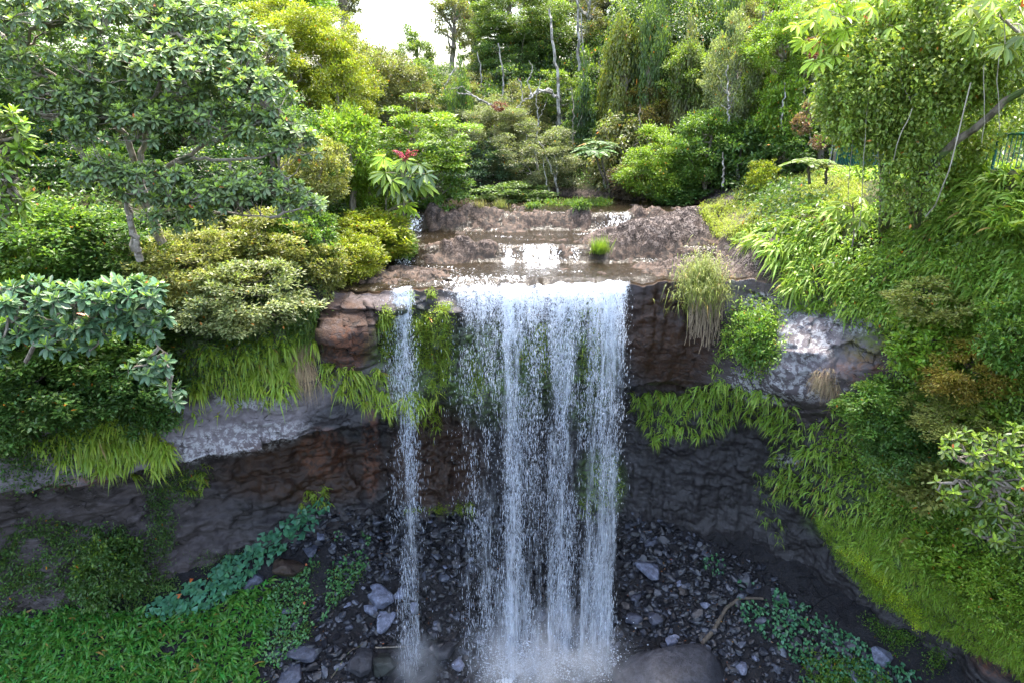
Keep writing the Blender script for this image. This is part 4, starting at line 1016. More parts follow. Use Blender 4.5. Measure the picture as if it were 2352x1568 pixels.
rosette_tree('broad_leaf_tree', 'broad leaved green tree with reddish tips cut by the picture edge', 'tree', (at(-60, 520, 15.5)[0], 15.5, -1.0),
    [([(-60, 560, 15.5), (-40, 420, 15.3), (-20, 340, 15)], .09), ([(-40, 420, 15.3), (10, 400, 15)], .05)],
    [(-10, 290, 60, 55, 14.6, 16), (-10, 390, 70, 50, 14.6, 16), (0, 470, 60, 40, 14.8, 12), (20, 340, 40, 40, 14.8, 8)],
    .27, .105, LIME, nl=13, tip=.35)
# glossy shrub low on the fence bank
g0 = at(2300, 1150, 15.8)
rosette_tree('glossy_shrub', 'glossy yellow green shrub with broad oval leaves, some orange, at the picture edge', 'shrub', (g0[0] + .5, 16.0, g0[2] - .8),
    [([(2330, 1240, 16), (2290, 1140, 15.6), (2250, 1060, 15.3)], .05), ([(2290, 1140, 15.6), (2200, 1100, 15.5)], .04), ([(2330, 1240, 16), (2280, 1230, 15.5)], .04)],
    [(2240, 1040, 90, 55, 15.3, 34), (2320, 1100, 80, 70, 15, 36), (2210, 1120, 60, 40, 15.6, 18), (2310, 1210, 80, 60, 15.2, 30), (2250, 1180, 60, 40, 15.5, 16), (2340, 1010, 50, 40, 15.2, 12)],
    .21, .095, (.10, .155, .022), nl=12, group=SHF, cname='foliage', tname='stem', tip=.45)

# ------------------------------------------------------------------ umbrella trees: whorls of drooping finger leaflets
def umbrella_whorls(S, P, L, nl=11, y=.2):
    n = len(P); az = np.linspace(0, 2 * PI, nl, endpoint=False)[None] + R.random((n, 1)) * 6; el = R.normal(-.25, .18, (n, nl))
    tilt = R.normal(0, .25, (n, 3)); tilt[:, 2] = 1; tilt[:, 1] -= .35; D = norm(tilt)
    u = norm(np.cross(D, [[1, .2, 0]])); w = np.cross(D, u)
    A = np.cos(el)[..., None] * (np.cos(az)[..., None] * u[:, None] + np.sin(az)[..., None] * w[:, None]) + np.sin(el)[..., None] * D[:, None]
    B = np.repeat(P[:, None], nl, 1) + A * L * .12
    broad(S, B.reshape(-1, 3), A.reshape(-1, 3), L * R.uniform(.8, 1.1, n * nl), L * .30, N=np.repeat(D, nl, 0), droop=.35, v=np.repeat(R.random(n), nl) * .5 + .3 * R.random(n * nl), y=np.repeat(np.clip(R.normal(y, .2, n), 0, .9), nl))
def umbrella_tree(name, label, stem, whorls, L, tint, Yb=None, young=.2, red=None, r=.05, group='umbrella trees', cat='tree'):
    pts = np.array([at(*q) for q in stem]); base = pts[0].copy()
    root = thing(name, label, cat, base, group); S = Soup(); n = 14; tt = np.linspace(0, len(pts) - 1, n)
    sp = np.stack([np.interp(tt, range(len(pts)), pts[:, q]) for q in range(3)], 1); sp[0, 2] -= .4
    tube(S, sp - base, np.linspace(r, r * .5, n), 6)
    W = np.array([at(*q) for q in whorls])
    for p in W:
        q = sp[int(np.argmin(np.linalg.norm(sp - p - np.array([0, 0, -.3]), axis=1)))]; tube(S, curve(q, p, 6, .1, .01) - base, np.linspace(.016, .007, 6), 4)
    link('trunk', S.mesh('trunk', M_BARK), root); C = Soup(); umbrella_whorls(C, W - base, L, y=young); link('crown', C.mesh('crown', M_ROSE), root, color=tint)
    if red:
        F = Soup()
        for q in red:
            a = at(*q); c = sp[-1]
            tube(F, curve(c, a, 6, .12, .01) - base, np.linspace(.02, .012, 6), 4)
            pp = c + (a - c) * R.random((60, 1)) + R.normal(0, .03, (60, 3)); diamonds(F, pp - base, R.normal(0, 1, (60, 3)), .07, .05, v=R.random(60))
        link('flower_spike', F.mesh('flower_spike', M_FLOWER), root, color=(.34, .03, .07))
    return root
M_FLOWER = leaf_mat('red_flower', trans=.2, oddcut=2)
wh = [(930 + dx, y, 28.6 + R.normal(0, .3)) for dx, y in ((0, 368), (-32, 380), (34, 378), (-45, 398), (-15, 392), (18, 394), (46, 400), (-30, 415), (2, 418), (30, 420), (-8, 436), (-46, 422), (44, 424), (-20, 404), (12, 408))]
umbrella_tree('umbrella_tree', 'slim umbrella tree with drooping leaf whorls and red flower spikes by the river lip', [(926, 530, 28.6), (928, 460, 28.6), (931, 366, 28.6)], wh, .62, (.085, .135, .055), red=[(905, 347, 28.5), (960, 347, 28.4), (938, 345, 28.3), (918, 352, 28.8)])
wh = [(882 + dx, y, 28.9 + R.normal(0, .2)) for dx, y in ((0, 362), (-12, 372), (14, 376), (-2, 390), (20, 400), (-14, 398), (50, 470), (36, 480), (60, 480))]
umbrella_tree('umbrella_tree', 'lighter green umbrella sapling behind the one with red flower spikes', [(888, 530, 29), (886, 440, 29), (882, 362, 29)], wh, .55, (.12, .2, .03), young=.5)
wh = [(x + R.normal(0, 6), y + R.normal(0, 5), 20.6 + R.normal(0, .4)) for x, y in ((1860, 45), (1900, 40), (1945, 35), (1985, 30), (1900, 70), (1945, 65), (1990, 75), (1930, 95), (1975, 100), (2020, 95), (1890, 100), (1870, 140), (1895, 150), (1920, 135), (1960, 130), (2000, 20), (2040, 50), (1960, 10), (1910, 10), (2020, -10), (1880, 15), (1850, 95), (1940, 180), (1905, 115), (1985, 145), (2060, 15), (1830, 60), (1925, 60), (1965, 55))]
umbrella_tree('umbrella_tree', 'sunlit umbrella tree with yellow green leaf whorls rising left of the vine draped tree', [(2030, 430, 22.5), (2010, 260, 22), (1975, 70, 21)], wh, .42, (.19, .23, .04), young=.55, r=.07)
wh = [(x + R.normal(0, 6), y + R.normal(0, 5), 16.5 + R.normal(0, .5)) for x, y in ((2260, 30), (2300, 15), (2340, 20), (2290, 55), (2330, 60), (2240, 60), (2350, 90), (2310, 85), (2230, 25), (2280, -10), (2340, -20))]
umbrella_tree('umbrella_tree', 'big pale umbrella leaf whorls at the upper picture edge above the fence', [(2480, 330, 17.5), (2430, 160, 17), (2300, 40, 16.6)], wh, .42, (.17, .22, .05), young=.4, r=.06)
wh = [(x + R.normal(0, 4), y + R.normal(0, 4), 22.3 + R.normal(0, .2)) for x, y in ((1945, 462), (1975, 452), (1925, 478), (1960, 485), (1990, 475), (1945, 500), (1975, 505))]
umbrella_tree('umbrella_tree', 'knee high umbrella seedling in the fern bank under the vine draped tree', [(1962, 540, 22.4), (1960, 500, 22.4), (1958, 460, 22.3)], wh, .42, (.13, .19, .04), young=.4, r=.025, cat='plant')

# ------------------------------------------------------------------ the vine draped leaning tree by the fence
b0 = hit(2050, 500)[0]; root = thing('vine_draped_tree', 'leaning tree by the green fence, hung with a thick curtain of leafy vines', 'tree', b0)
S = Soup()
for poly, r in (([(2110, 420, 20.0), (2150, 365, 19.4), (2230, 300, 18.6), (2330, 225, 17.8), (2440, 150, 17)], .125), ([(2035, 480, 20.4), (2045, 380, 20.4), (2065, 260, 20.6), (2090, 130, 20.8), (2110, -30, 21)], .18), ([(2100, 440, 20.0), (2120, 330, 20), (2180, 200, 19.6), (2250, 60, 19)], .12), ([(2065, 260, 20.6), (2010, 180, 20.2), (1950, 110, 20)], .08), ([(2110, 480, 19.9), (2150, 365, 19.4)], .11)):
    pts = np.array([at(*q) for q in poly]); n = 18; tt = np.linspace(0, len(pts) - 1, n); pts = np.stack([np.interp(tt, range(len(pts)), pts[:, q]) for q in range(3)], 1)
    if poly[0][1] > 400: pts[0] = hit(poly[0][0], poly[0][1] + 25)[0] - [0, 0, .4]
    pts[1:-1] += R.normal(0, .03, (n - 2, 3)); tube(S, pts - b0, np.linspace(r, r * .6, n), 8)
link('trunk', S.mesh('trunk', bark_mat('mossy_bark', (.085, .065, .045), (.17, .14, .10), (.06, .09, .02), .46)), root)
C = Soup()
for cx, cy, rx, ry, Y, n in ((1955, 200, 75, 85, 21.4, 7163), (2290, 60, 100, 80, 18.6, 5510), (2190, 20, 110, 90, 20, 6061), (2140, 300, 110, 80, 22, 5510), (1990, 150, 110, 110, 20.4, 7163), (2090, 60, 150, 90, 21, 7163), (2025, 235, 85, 90, 20.2, 7163), (2120, 230, 100, 110, 20, 6612), (2200, 130, 100, 90, 19.2, 5510), (2260, 250, 110, 60, 20.8, 4132), (2320, 150, 90, 70, 19.5, 5510), (2200, 330, 80, 60, 21.5, 3030), (2060, -20, 200, 60, 21.4, 4408), (2062, 395, 45, 75, 19.5, 1200), (2125, 420, 36, 50, 19.4, 700)):
    c = at(cx, cy, Y); t = depth(c); nd = 80
    # strands of leaves hanging one below another
    d = norm(R.normal(0, 1, (nd, 3))); q0 = c + d * np.array([rx, rx * .8, ry]) * t / FPX * (.6 + .4 * R.random((nd, 1)))
    k = R.integers(0, nd, n); dz = R.random(n) ** 1.3 * R.uniform(.35, 1.0, nd)[k] * ry * t / FPX * 1.1
    P = q0[k] + R.normal(0, .11, (n, 3)); P[:, 2] -= dz
    A = R.normal(0, .6, (n, 3)) + [0, -.3, -.75]
    diamonds(C, P - b0, A, R.uniform(.08, .165, n), R.uniform(.05, .10, n), v=np.clip(R.random(nd)[k] * .4 + .6 * R.random(n), 0, 1), y=np.where(R.random(n) < .22, .5 * R.random(n), 0))
link('crown', C.mesh('crown', M_LEAF), root, color=(.215, .29, .055))
V_ = Soup()
for poly, r in (([(2000, 170, 19.6), (1985, 330, 19.6), (1975, 520, 20.6)], .014), ([(2095, 250, 19.2), (2060, 330, 19.2), (2040, 420, 19.6)], .016), ([(2230, 190, 18), (2180, 390, 18), (2150, 470, 18.6), (2125, 500, 19)], .02), ([(2010, 250, 19.6), (2020, 420, 20), (2035, 470, 20.2), (2060, 440, 20)], .016), ([(2075, 100, 20), (2065, 170, 19.8), (2100, 260, 19.4)], .014), ([(2260, 150, 17.6), (2262, 260, 17.8), (2255, 330, 18)], .012), ([(1960, 260, 20), (1952, 380, 20.4), (1948, 460, 21)], .012), ([(2300, 100, 17), (2290, 200, 17.2), (2296, 300, 17.6)], .012), ([(2130, 60, 20), (2140, 160, 19.6), (2125, 280, 19.4)], .013), ([(2045, 30, 20.4), (2035, 140, 20.2), (2050, 240, 20)], .012)):
    pts = np.array([at(*q) for q in poly]); n = 20; tt = np.linspace(0, len(pts) - 1, n); pts = np.stack([np.interp(tt, range(len(pts)), pts[:, q]) for q in range(3)], 1)
    pts[1:-1] += R.normal(0, .03, (n - 2, 3))
    for _q in range(3): pts[1:-1] = (pts[:-2] + 2 * pts[1:-1] + pts[2:]) / 4
    tube(V_, pts - b0, r * .8, 5)
link('liana', V_.mesh('liana', bark_mat('liana_bark', (.30, .26, .2), (.42, .38, .30), (.2, .18, .1), .6)), root)

# ------------------------------------------------------------------ bleached limbs, tree ferns
def bare(name, label, polys, mat, cat='dead tree'):
    pts0 = at(*polys[0][0][0]); root = link(name, None, None, pts0); S = Soup()
    for poly, r in polys:
        pts = np.array([at(*q) for q in poly]); n = 5 * len(pts); tt = np.linspace(0, len(pts) - 1, n); pts = np.stack([np.interp(tt, range(len(pts)), pts[:, q]) for q in range(3)], 1)
        pts[1:-1] += R.normal(0, .035, (n - 2, 3)); tube(S, pts - pts0, np.linspace(r, r * .45, n), 6)
    bpy.data.objects.remove(root); o = link(name, S.mesh(name, mat), None, pts0); tag(o, label, cat); return o
bare('white_trunk', 'white trunk rising through the middle of the forest wall', [([(1286, 420, 44), (1284, 260, 43), (1280, 170, 43), (1268, 90, 43), (1262, 20, 43.5)], .13), ([(1284, 230, 43), (1262, 205, 42.5), (1240, 212, 42.3), (1215, 222, 42.2)], .10)], M_PALE, 'tree trunk')
bare('bleached_limb', 'crooked bleached dead limb reaching out of the forest wall', [([(1266, 214, 42.2), (1234, 206, 42), (1222, 222, 41.8), (1200, 232, 41.6)], .09), ([(1222, 222, 41.8), (1212, 190, 41.8), (1224, 160, 41.8), (1215, 140, 41.9)], .05), ([(1200, 232, 41.6), (1196, 190, 41.6), (1188, 180, 41.6)], .04), ([(1200, 232, 41.6), (1185, 250, 41.6), (1205, 240, 41.6)], .03)], M_PALE)
bare('bleached_limb', 'long grey dead bough slanting above the far pool', [([(1148, 252, 41), (1120, 238, 41), (1085, 220, 40.8), (1050, 212, 40.6)], .09), ([(1085, 220, 40.8), (1060, 200, 40.6), (1030, 205, 40.6)], .04)], M_PALE)
bare('pale_trunk', 'pair of pale straight trunks against the dark hollow', [([(1345, 260, 49), (1330, 160, 49), (1328, 40, 49), (1326, -20, 49)], .13), ([(1352, 260, 49.2), (1340, 150, 49), (1334, 30, 49)], .08)], M_PALE, 'tree trunk')
bare('pale_trunk', 'cluster of thin white saplings beside the yellow vine tower', [([(1394, 250, 45), (1390, 190, 45), (1376, 140, 45)], .055), ([(1394, 250, 45), (1402, 190, 45), (1410, 150, 45)], .05), ([(1394, 250, 45), (1396, 190, 45), (1395, 130, 45)], .05)], M_PALE, 'tree trunk')
bare('pale_trunk', 'two slim slanting trunks leaning over the far bank', [([(1282, 450, 38.6), (1270, 400, 38.6), (1248, 340, 38.8), (1236, 325, 39)], .06), ([(1262, 448, 38.6), (1252, 400, 38.6), (1246, 350, 38.8)], .045), ([(1276, 420, 38.6), (1280, 380, 38.7), (1270, 350, 38.8)], .03)], M_PALE, 'tree trunk')
bare('pale_trunk', 'white forked stem of the feathery young tree', [([(1672, 285, 35.5), (1674, 245, 35.5), (1670, 200, 35.6), (1672, 150, 35.8)], .055), ([(1674, 245, 35.5), (1690, 215, 35.6), (1700, 190, 35.8)], .03), ([(1672, 255, 35.5), (1655, 240, 35.6)], .02)], M_PALE, 'tree trunk')
bare('pale_trunk', 'thin pale stem leaning beside the rust brown dead foliage', [([(1795, 300, 34), (1797, 250, 34), (1803, 190, 34)], .04)], M_PALE, 'tree trunk')
bare('pale_trunk', 'short pale stem at the edge of the grassy bank', [([(1660, 430, 34.5), (1662, 390, 34.5), (1660, 350, 34.6)], .06)], M_PALE, 'tree trunk')
for px, y0, y1, Y, r, lab in ((1012, 300, 150, 46, .08, 'grey trunk rising behind the overhanging river tree'), (1112, 300, 120, 47, .07, 'slim trunk above the grey dead bough'), (1160, 330, 100, 46, .09, 'grey trunk left of the crooked bleached limb'), (1232, 330, 180, 41, .05, 'thin stem below the crooked bleached limb'), (1318, 380, 200, 42, .06, 'thin grey stem right of the white trunk'), (1408, 420, 250, 41, .05, 'thin stem at the foot of the yellow vine tower'), (1470, 400, 240, 39, .05, 'pale thin stem between vine tower and rounded pale bush'), (1545, 300, 120, 42, .07, 'grey stem through the vine covered tree wall'), (1620, 330, 200, 38, .05, 'pale stem left of the feathery young tree'), (1742, 330, 190, 37, .05, 'thin stem right of the feathery young tree'), (1752, 130, -20, 42, .13, 'dark thick trunk high on the hillside'), (1660, 140, -10, 44, .08, 'brownish trunk left of the dark thick trunk'), (1862, 330, 200, 34, .05, 'thin stem beside the sign pole')):
    d = R.normal(0, 14)
    bare('forest_trunk', lab, [([(px, y0, Y), (px + d * .4, (y0 * 2 + y1) / 3, Y), (px + d * .3 + R.normal(0, 4), (y0 + y1 * 2) / 3, Y), (px + d, y1, Y)], r), ([(px + d * .4, (y0 * 2 + y1) / 3, Y), (px + d * .4 + 22, (y0 * 2 + y1) / 3 - 55, Y)], r * .5)], M_BARK if px % 4 else M_PALE, 'tree trunk')
bare('mottled_trunk', 'lone mottled trunk in front of the twiggy shrub', [([(322, 600, 19.8), (312, 560, 19.7), (296, 505, 19.6), (288, 455, 19.6)], .11)], M_BARK, 'tree trunk')

def fern_crown(S, c, n, L, W, droop, el=.6):
    az = np.linspace(0, 2 * PI, n, endpoint=False) + R.normal(0, .12, n); e = el + R.normal(0, .12, n)
    D = np.stack([np.cos(az) * np.cos(e), np.sin(az) * np.cos(e), np.sin(e)], 1)
    # every frond: rachis with paired leaflets
    m = 26; s = np.linspace(.08, 1, m)
    Q = c + D[:, None] * L * s[None, :, None]; Q[..., 2] -= droop * L * s[None] ** 2
    tan = norm(np.gradient(Q, axis=1)); sd = norm(np.cross(tan, [0, 0, 1.0]))
    ll = W * np.sin(PI * (.12 + .86 * s)) ** .8
    for sg in (-1, 1):
        A = sd * sg + tan * .35; A[..., 2] -= .18
        diamonds(S, Q.reshape(-1, 3), A.reshape(-1, 3), np.tile(ll, n), L / m * 1.5, fold=0, v=np.repeat(R.random(n), m) * .4 + .3, y=.1)
def tree_fern(label, px, py, Y, foot, L, tint, n=13, name='tree_fern'):
    c = at(px, py, Y); b = at(*foot) if foot else c - [0, 0, .6]
    root = thing(name, label, 'fern', b, 'large ferns'); S = Soup(); tube(S, curve(b - [0, 0, .3], c, 8, 0, .02) - b, np.linspace(.06, .05, 8), 7); link('trunk', S.mesh('trunk', M_DARKBARK), root)
    C = Soup(); fern_crown(C, c - b, n, L, L * .24, .55); link('frond_crown', C.mesh('frond_crown', M_FERN), root, color=tint)
tree_fern('tree fern with arching fronds on a slim trunk beside the far pool', 1366, 352, 36.6, (1392, 420, 36.6), 1.5, (.07, .14, .05))
tree_fern('second smaller tree fern crown above the first one', 1375, 335, 37.4, (1398, 420, 37.4), 1.3, (.07, .13, .05))
tree_fern('tree fern spreading broad fronds over the grassy bank by the fence end', 1858, 378, 27.4, (1862, 405, 27.4), 1.25, (.11, .17, .035), n=11)
tree_fern('yellowish young tree fern next to the fence post', 1900, 385, 27, (1898, 405, 27), .8, (.17, .2, .03), n=10)
tree_fern('low fern at the foot of the far bank', 1210, 452, 38, None, 1.0, (.06, .12, .03), n=10)
# ------------------------------------------------------------------ carpets nobody could count: ferns, grass, creepers
def stuff(name, S, mat, tint, label, cat):
    o = link(name, S.mesh(name, mat), None, (0, 0, 0), tint); tag(o, label, cat, kind='stuff'); return o
def fern_mass(S, P, N, per, L, W, droop, out_=.9, up=.55, spread=.6, young=.15, nseg=7, jag=.3):
    """clumps: every clump throws its fronds out to all sides, leaning the way the ground falls"""
    n = len(P)
    if n == 0: return
    cs = R.uniform(.6, 1.35, n)                                  # big and small clumps
    cnt = np.maximum(3, (per * cs * R.uniform(.6, 1.2, n)).astype(int)); k = np.repeat(np.arange(n), cnt); m = len(k); cl = R.random(n)
    nh = N.copy(); nh[:, 2] *= .4; az = R.random(m) * 2 * PI
    D = norm(nh)[k] * out_ * .8 + np.stack([np.cos(az), np.sin(az), 0 * az], -1) * spread * 1.1 + np.array([0, 0, up]) + R.normal(0, .22, (m, 3)) + (R.normal(0, .35, (n, 3)) * [1, .6, .2])[k]
    fronds(S, P[k] + R.normal(0, .05, (m, 3)) + N[k] * .02, D, L * cs[k] * R.uniform(.5, 1.2, m), W * R.uniform(.7, 1.25, m), droop * R.uniform(.3, 1.3, m), nseg, v=np.clip(cl[k] * .45 + R.random(m) * .55, 0, 1), y=np.clip(young * R.random(m) * 2, 0, .9), jag=jag, twist=.6)
def creeper(S, P, N, per, L, W, rad=.25, lift=.12, young=.1):
    n = len(P)
    if n == 0: return
    k = np.repeat(np.arange(n), per); m = len(k); cl = R.random(n)
    Q = P[k] + R.normal(0, rad, (m, 3)) * (1 - .6 * np.abs(N[k])) + N[k] * lift * R.random((m, 1))
    A = R.normal(0, .7, (m, 3)) + N[k] * .25 + [0, 0, -.35]
    diamonds(S, Q, A, L * R.uniform(.6, 1.3, m), W * R.uniform(.7, 1.2, m), v=np.clip(cl[k] * .5 + R.random(m) * .5, 0, 1), y=np.where(R.random(m) < young, .5 * R.random(m), 0))

FERN1 = (.26, .36, .04); FERN2 = (.23, .36, .05); FERN3 = (.11, .22, .036)
S = Soup()
fern_mass(S, *scatter([(425, 800), (560, 775), (720, 760), (725, 860), (640, 905), (560, 900), (470, 890), (410, 950), (395, 900)], 420, .38), 10, .42, .062, 1.25, .8, .2, .35)
fern_mass(S, *scatter([(60, 1010), (230, 960), (400, 910), (410, 1000), (370, 1075), (300, 1090), (240, 1080), (60, 1040)], 330, .38), 11, .48, .075, 1.2, .8, .2, .35)
fern_mass(S, *scatter([(395, 955), (560, 905), (700, 890), (700, 905), (560, 945), (400, 990)], 26), 7, .30, .04, 1.1, .8, .2, .4)
stuff('sword_ferns', S, M_FERN, FERN1, 'bright sword ferns hanging over the long lichen spotted ledge', 'ferns')
S = Soup()
fern_mass(S, *scatter([(725, 830), (880, 850), (905, 960), (800, 905), (740, 880)], 110), 10, .38, .05, 1.2, .8, .25, .4)
fern_mass(S, *scatter([(880, 900), (1010, 900), (1010, 985), (880, 960)], 60), 9, .38, .05, 1.2, .8, .2, .4)
fern_mass(S, *scatter([(700, 1120), (765, 1120), (760, 1160), (690, 1170)], 30), 8, .35, .05, 1.0)
fern_mass(S, *scatter([(360, 1065), (480, 1065), (480, 1125), (380, 1140)], 50), 8, .32, .045, 1.1)
stuff('rock_ferns', S, M_FERN, FERN1, 'ferns on the wet rock under and beside the narrow stream', 'ferns')
S = Soup()
fern_mass(S, *scatter([(1680, 560), (1760, 500), (1900, 470), (1960, 560), (1950, 640), (1880, 650), (1800, 690), (1800, 610), (1740, 570)], 300, .36), 12, .62, .07, 1.25, .8, .5, .4, young=.3)
fern_mass(S, *scatter([(1820, 640), (2000, 600), (2200, 570), (2260, 650), (2230, 740), (2050, 730), (1840, 725)], 330, .38), 11, .5, .07, 1.1, .8, .5, .5, young=.2)
fern_mass(S, *scatter([(1960, 480), (2140, 440), (2160, 600), (1980, 620)], 200, .38), 10, .5, .065, 1.1)
fern_mass(S, *scatter([(2130, 395), (2360, 375), (2360, 640), (2230, 600), (2140, 520)], 420, .34), 11, .52, .085, .95, .7, .6, .6, young=.12)
fern_mass(S, *scatter([(2200, 600), (2360, 600), (2360, 760), (2230, 720)], 130, .36), 10, .5, .08, 1.0)
stuff('fern_bank', S, M_FERN, FERN2, 'thick bank of arching ferns below the green fence', 'ferns')
S = Soup()
fern_mass(S, *scatter([(1445, 895), (1560, 900), (1650, 870), (1760, 900), (1830, 930), (1800, 1000), (1700, 960), (1600, 1000), (1500, 1020), (1460, 940)], 300), 11, .38, .045, 1.15, .8, .3, .4)
fern_mass(S, *scatter([(1760, 960), (1950, 960), (2150, 1020), (2230, 1200), (2050, 1220), (1900, 1190), (1780, 1130)], 620), 9, .34, .05, 1.1, .8, .4, .4)
fern_mass(S, *scatter([(1735, 1080), (1800, 1080), (1790, 1250), (1740, 1180)], 40), 8, .3, .035, 1.2)
fern_mass(S, *scatter([(1640, 780), (1690, 700), (1680, 880), (1620, 880)], 24), 7, .35, .04, 1.1)
fern_mass(S, *scatter([(1900, 930), (1990, 920), (1980, 1000), (1890, 990)], 24), 9, .4, .045, 1.1)
fern_mass(S, *scatter([(1900, 1190), (2150, 1240), (2330, 1430), (2300, 1500), (2050, 1390), (1930, 1290)], 90, .5), 8, .36, .06, 1.0)
stuff('ledge_ferns', S, M_FERN, FERN2, 'small ferns trailing over the dark wall right beside the wide fall', 'ferns')
S = Soup(); n = 520; fy = R.uniform(13, 32, n); P = np.stack([xW(fy) - R.uniform(.75, 1.6, n), fy, fy * 0], -1); P[:, 2] = np.minimum(H(P[:, 0], P[:, 1]), zW(fy)) + .05
nr = fy < 24; fern_mass(S, P[nr], np.tile([-.5, -.4, .75], (nr.sum(), 1)), 12, .55, .08, .8, .7, .9, .6, .2); fern_mass(S, P[~nr], np.tile([-.5, -.4, .6], ((~nr).sum(), 1)), 11, .36, .07, 1.0, .8, .7, .6, .3)
stuff('railing_ferns', S, M_FERN, FERN2, 'ferns crowding up against the foot of the green railing', 'ferns')
# palm like fans low on the bank
for i, (px, py, L, lab) in enumerate(((2290, 930, .95, 'palm like plant fanning over the flat topped olive shrub'), (2230, 960, .8, 'smaller palm like plant below the fanning one'), (2110, 1240, .6, 'strap leaved plant above the lime grass slope'))):
    h = hit(px, py); c = h[0] + h[1] * .5 + [0, 0, .15]
    root = thing('palm_plant', lab, 'plant', h[0]); C = Soup(); fern_crown(C, c - h[0], 11, L, L * .28, .75, .5); link('frond_crown', C.mesh('frond_crown', M_FERN), root, color=FERN1)
    T_ = Soup(); tube(T_, curve([0, 0, -.2], c - h[0], 5), .035, 6); link('stem', T_.mesh('stem', M_DARKBARK), root)

# creepers: small leaves matted over the slopes
S = Soup()
creeper(S, *scatter([(0, 600), (300, 600), (720, 640), (720, 770), (420, 900), (380, 960), (0, 1080)], 1300), 26, .14, .07, .32, .30)
creeper(S, *scatter([(0, 1040), (130, 1040), (240, 1100), (0, 1130)], 60), 16, .12, .06, .2)
stuff('creeper', S, M_LEAF, (.07, .13, .03), 'dark small leaved creepers matted over the slope above the ledge', 'creeper')
S = Soup()
creeper(S, *scatter([(1830, 560), (2360, 480), (2360, 1250), (2230, 1230), (2000, 1180), (1900, 1000), (2050, 860), (2040, 740), (1860, 700)], 2300, .36), 22, .13, .075, .3, .28, .15)
creeper(S, *scatter([(1680, 690), (1810, 680), (1800, 830), (1720, 870), (1660, 800)], 160), 24, .12, .06, .22, .25)
creeper(S, *scatter([(2130, 1280), (2360, 1280), (2360, 1450), (2240, 1400)], 240), 18, .15, .07, .25, .2, .25)
stuff('creeper', S, M_LEAF, (.19, .30, .045), 'light green creepers mixed through the fern bank below the fence', 'creeper')
S = Soup()
creeper(S, *scatter([(0, 1180), (300, 1210), (330, 1290), (420, 1330), (330, 1410), (0, 1420)], 620, .40), 16, .14, .065, .2, .12)
creeper(S, *scatter([(330, 1090), (480, 1070), (480, 1130), (400, 1150), (390, 1290), (320, 1290), (340, 1150)], 230, .36), 20, .12, .045, .18, .12)
creeper(S, *scatter([(420, 1270), (560, 1260), (560, 1290), (480, 1340)], 60, .4), 12, .09, .04, .2)
stuff('creeper', S, M_LEAF, (.09, .17, .04), 'thin creepers trailing down the shaded wall under the ledge', 'creeper')

# mossy hanging strips beside the narrow stream and behind the wide fall
S = Soup()
for poly, n in (([(868, 735), (890, 700), (905, 740), (890, 830), (885, 900), (865, 880), (860, 800)], 150), ([(945, 730), (990, 720), (1000, 800), (990, 900), (960, 860)], 200), ([(1005, 705), (1032, 700), (1034, 860), (1010, 900), (1000, 800)], 200), ([(935, 660), (945, 660), (945, 710), (935, 710)], 20), ([(1080, 790), (1110, 800), (1110, 910), (1080, 900)], 90), ([(1235, 740), (1262, 740), (1258, 850), (1235, 850)], 80), ([(1330, 700), (1372, 700), (1370, 860), (1340, 880)], 120), ([(1190, 780), (1215, 780), (1210, 830), (1190, 830)], 40), ([(985, 670), (1000, 670), (1000, 685), (985, 685)], 12), ([(1330, 1080), (1420, 1060), (1440, 1150), (1330, 1190)], 90), ([(980, 1165), (1090, 1155), (1090, 1175), (980, 1180)], 60), ([(930, 1170), (970, 1165), (970, 1178), (930, 1178)], 16)):
    P, N = scatter(poly, int(n * .8), .44)
    if len(P): creeper(S, P, N, 22, .075, .045, .12, .12, .3); fern_mass(S, P[::3], N[::3], 4, .3, .03, 1.5, .6, .1, .3)
stuff('hanging_moss', S, M_LEAF, (.19, .26, .03), 'strips of yellow green moss hanging on the wet rock by the narrow stream', 'moss')

def grass(S, P, N, per, L, W, droop=.7, up=1.0, spread=.4, young=.2, rad=.1):
    n = len(P)
    if n == 0: return
    k = np.repeat(np.arange(n), per); m = len(k); cl = R.random(n)
    D = N[k] * .5 + np.array([0, 0, up]) + R.normal(0, spread, (m, 3))
    fronds(S, P[k] + R.normal(0, rad, (m, 3)) * (1 - .7 * np.abs(N[k])), D, L * R.uniform(.5, 1.3, m), W, droop * R.uniform(.4, 1.5, m), 4, v=np.clip(cl[k] * .55 + R.random(m) * .45, 0, 1), y=np.clip(young * 2 * R.random(m), 0, .9), jag=0)
S = Soup()
grass(S, *scatter([(1600, 480), (1740, 415), (1900, 390), (1990, 420), (1980, 480), (1800, 500), (1690, 560), (1640, 540)], 800), 22, .34, .022, .8, .9, .45, .4, .14)
stuff('grass', S, M_FERN, (.27, .31, .045), 'long yellowish grass on the bank between rock slab and fence', 'grass')
S = Soup()
grass(S, *scatter([(1870, 1180), (2000, 1190), (2160, 1250), (2260, 1380), (2360, 1440), (2360, 1570), (2330, 1540), (2150, 1450), (2020, 1390), (1930, 1300)], 2600), 20, .15, .020, .7, .8, .6, .2, .12)
stuff('grass', S, M_FERN, (.25, .40, .04), 'short lush grass covering the sloping shelf of the fence side wall', 'grass')
S = Soup()
creeper(S, *scatter([(1925, 1255), (1960, 1250), (2030, 1310), (2090, 1370), (2130, 1420), (2120, 1450), (2060, 1390), (1990, 1310)], 260), 30, .05, .04, .14, .07, .4)
stuff('moss_mat', S, M_FERN, (.50, .62, .04), 'bright lime moss stripe along the grassy shelf', 'moss')
S = Soup()
grass(S, *scatter([(1210, 462), (1400, 462), (1400, 480), (1210, 478)], 260), 20, .4, .03, .7)
stuff('grass', S, M_FERN, (.06, .14, .02), 'strip of green grass on the far bank of the pool', 'grass')
S = Soup()
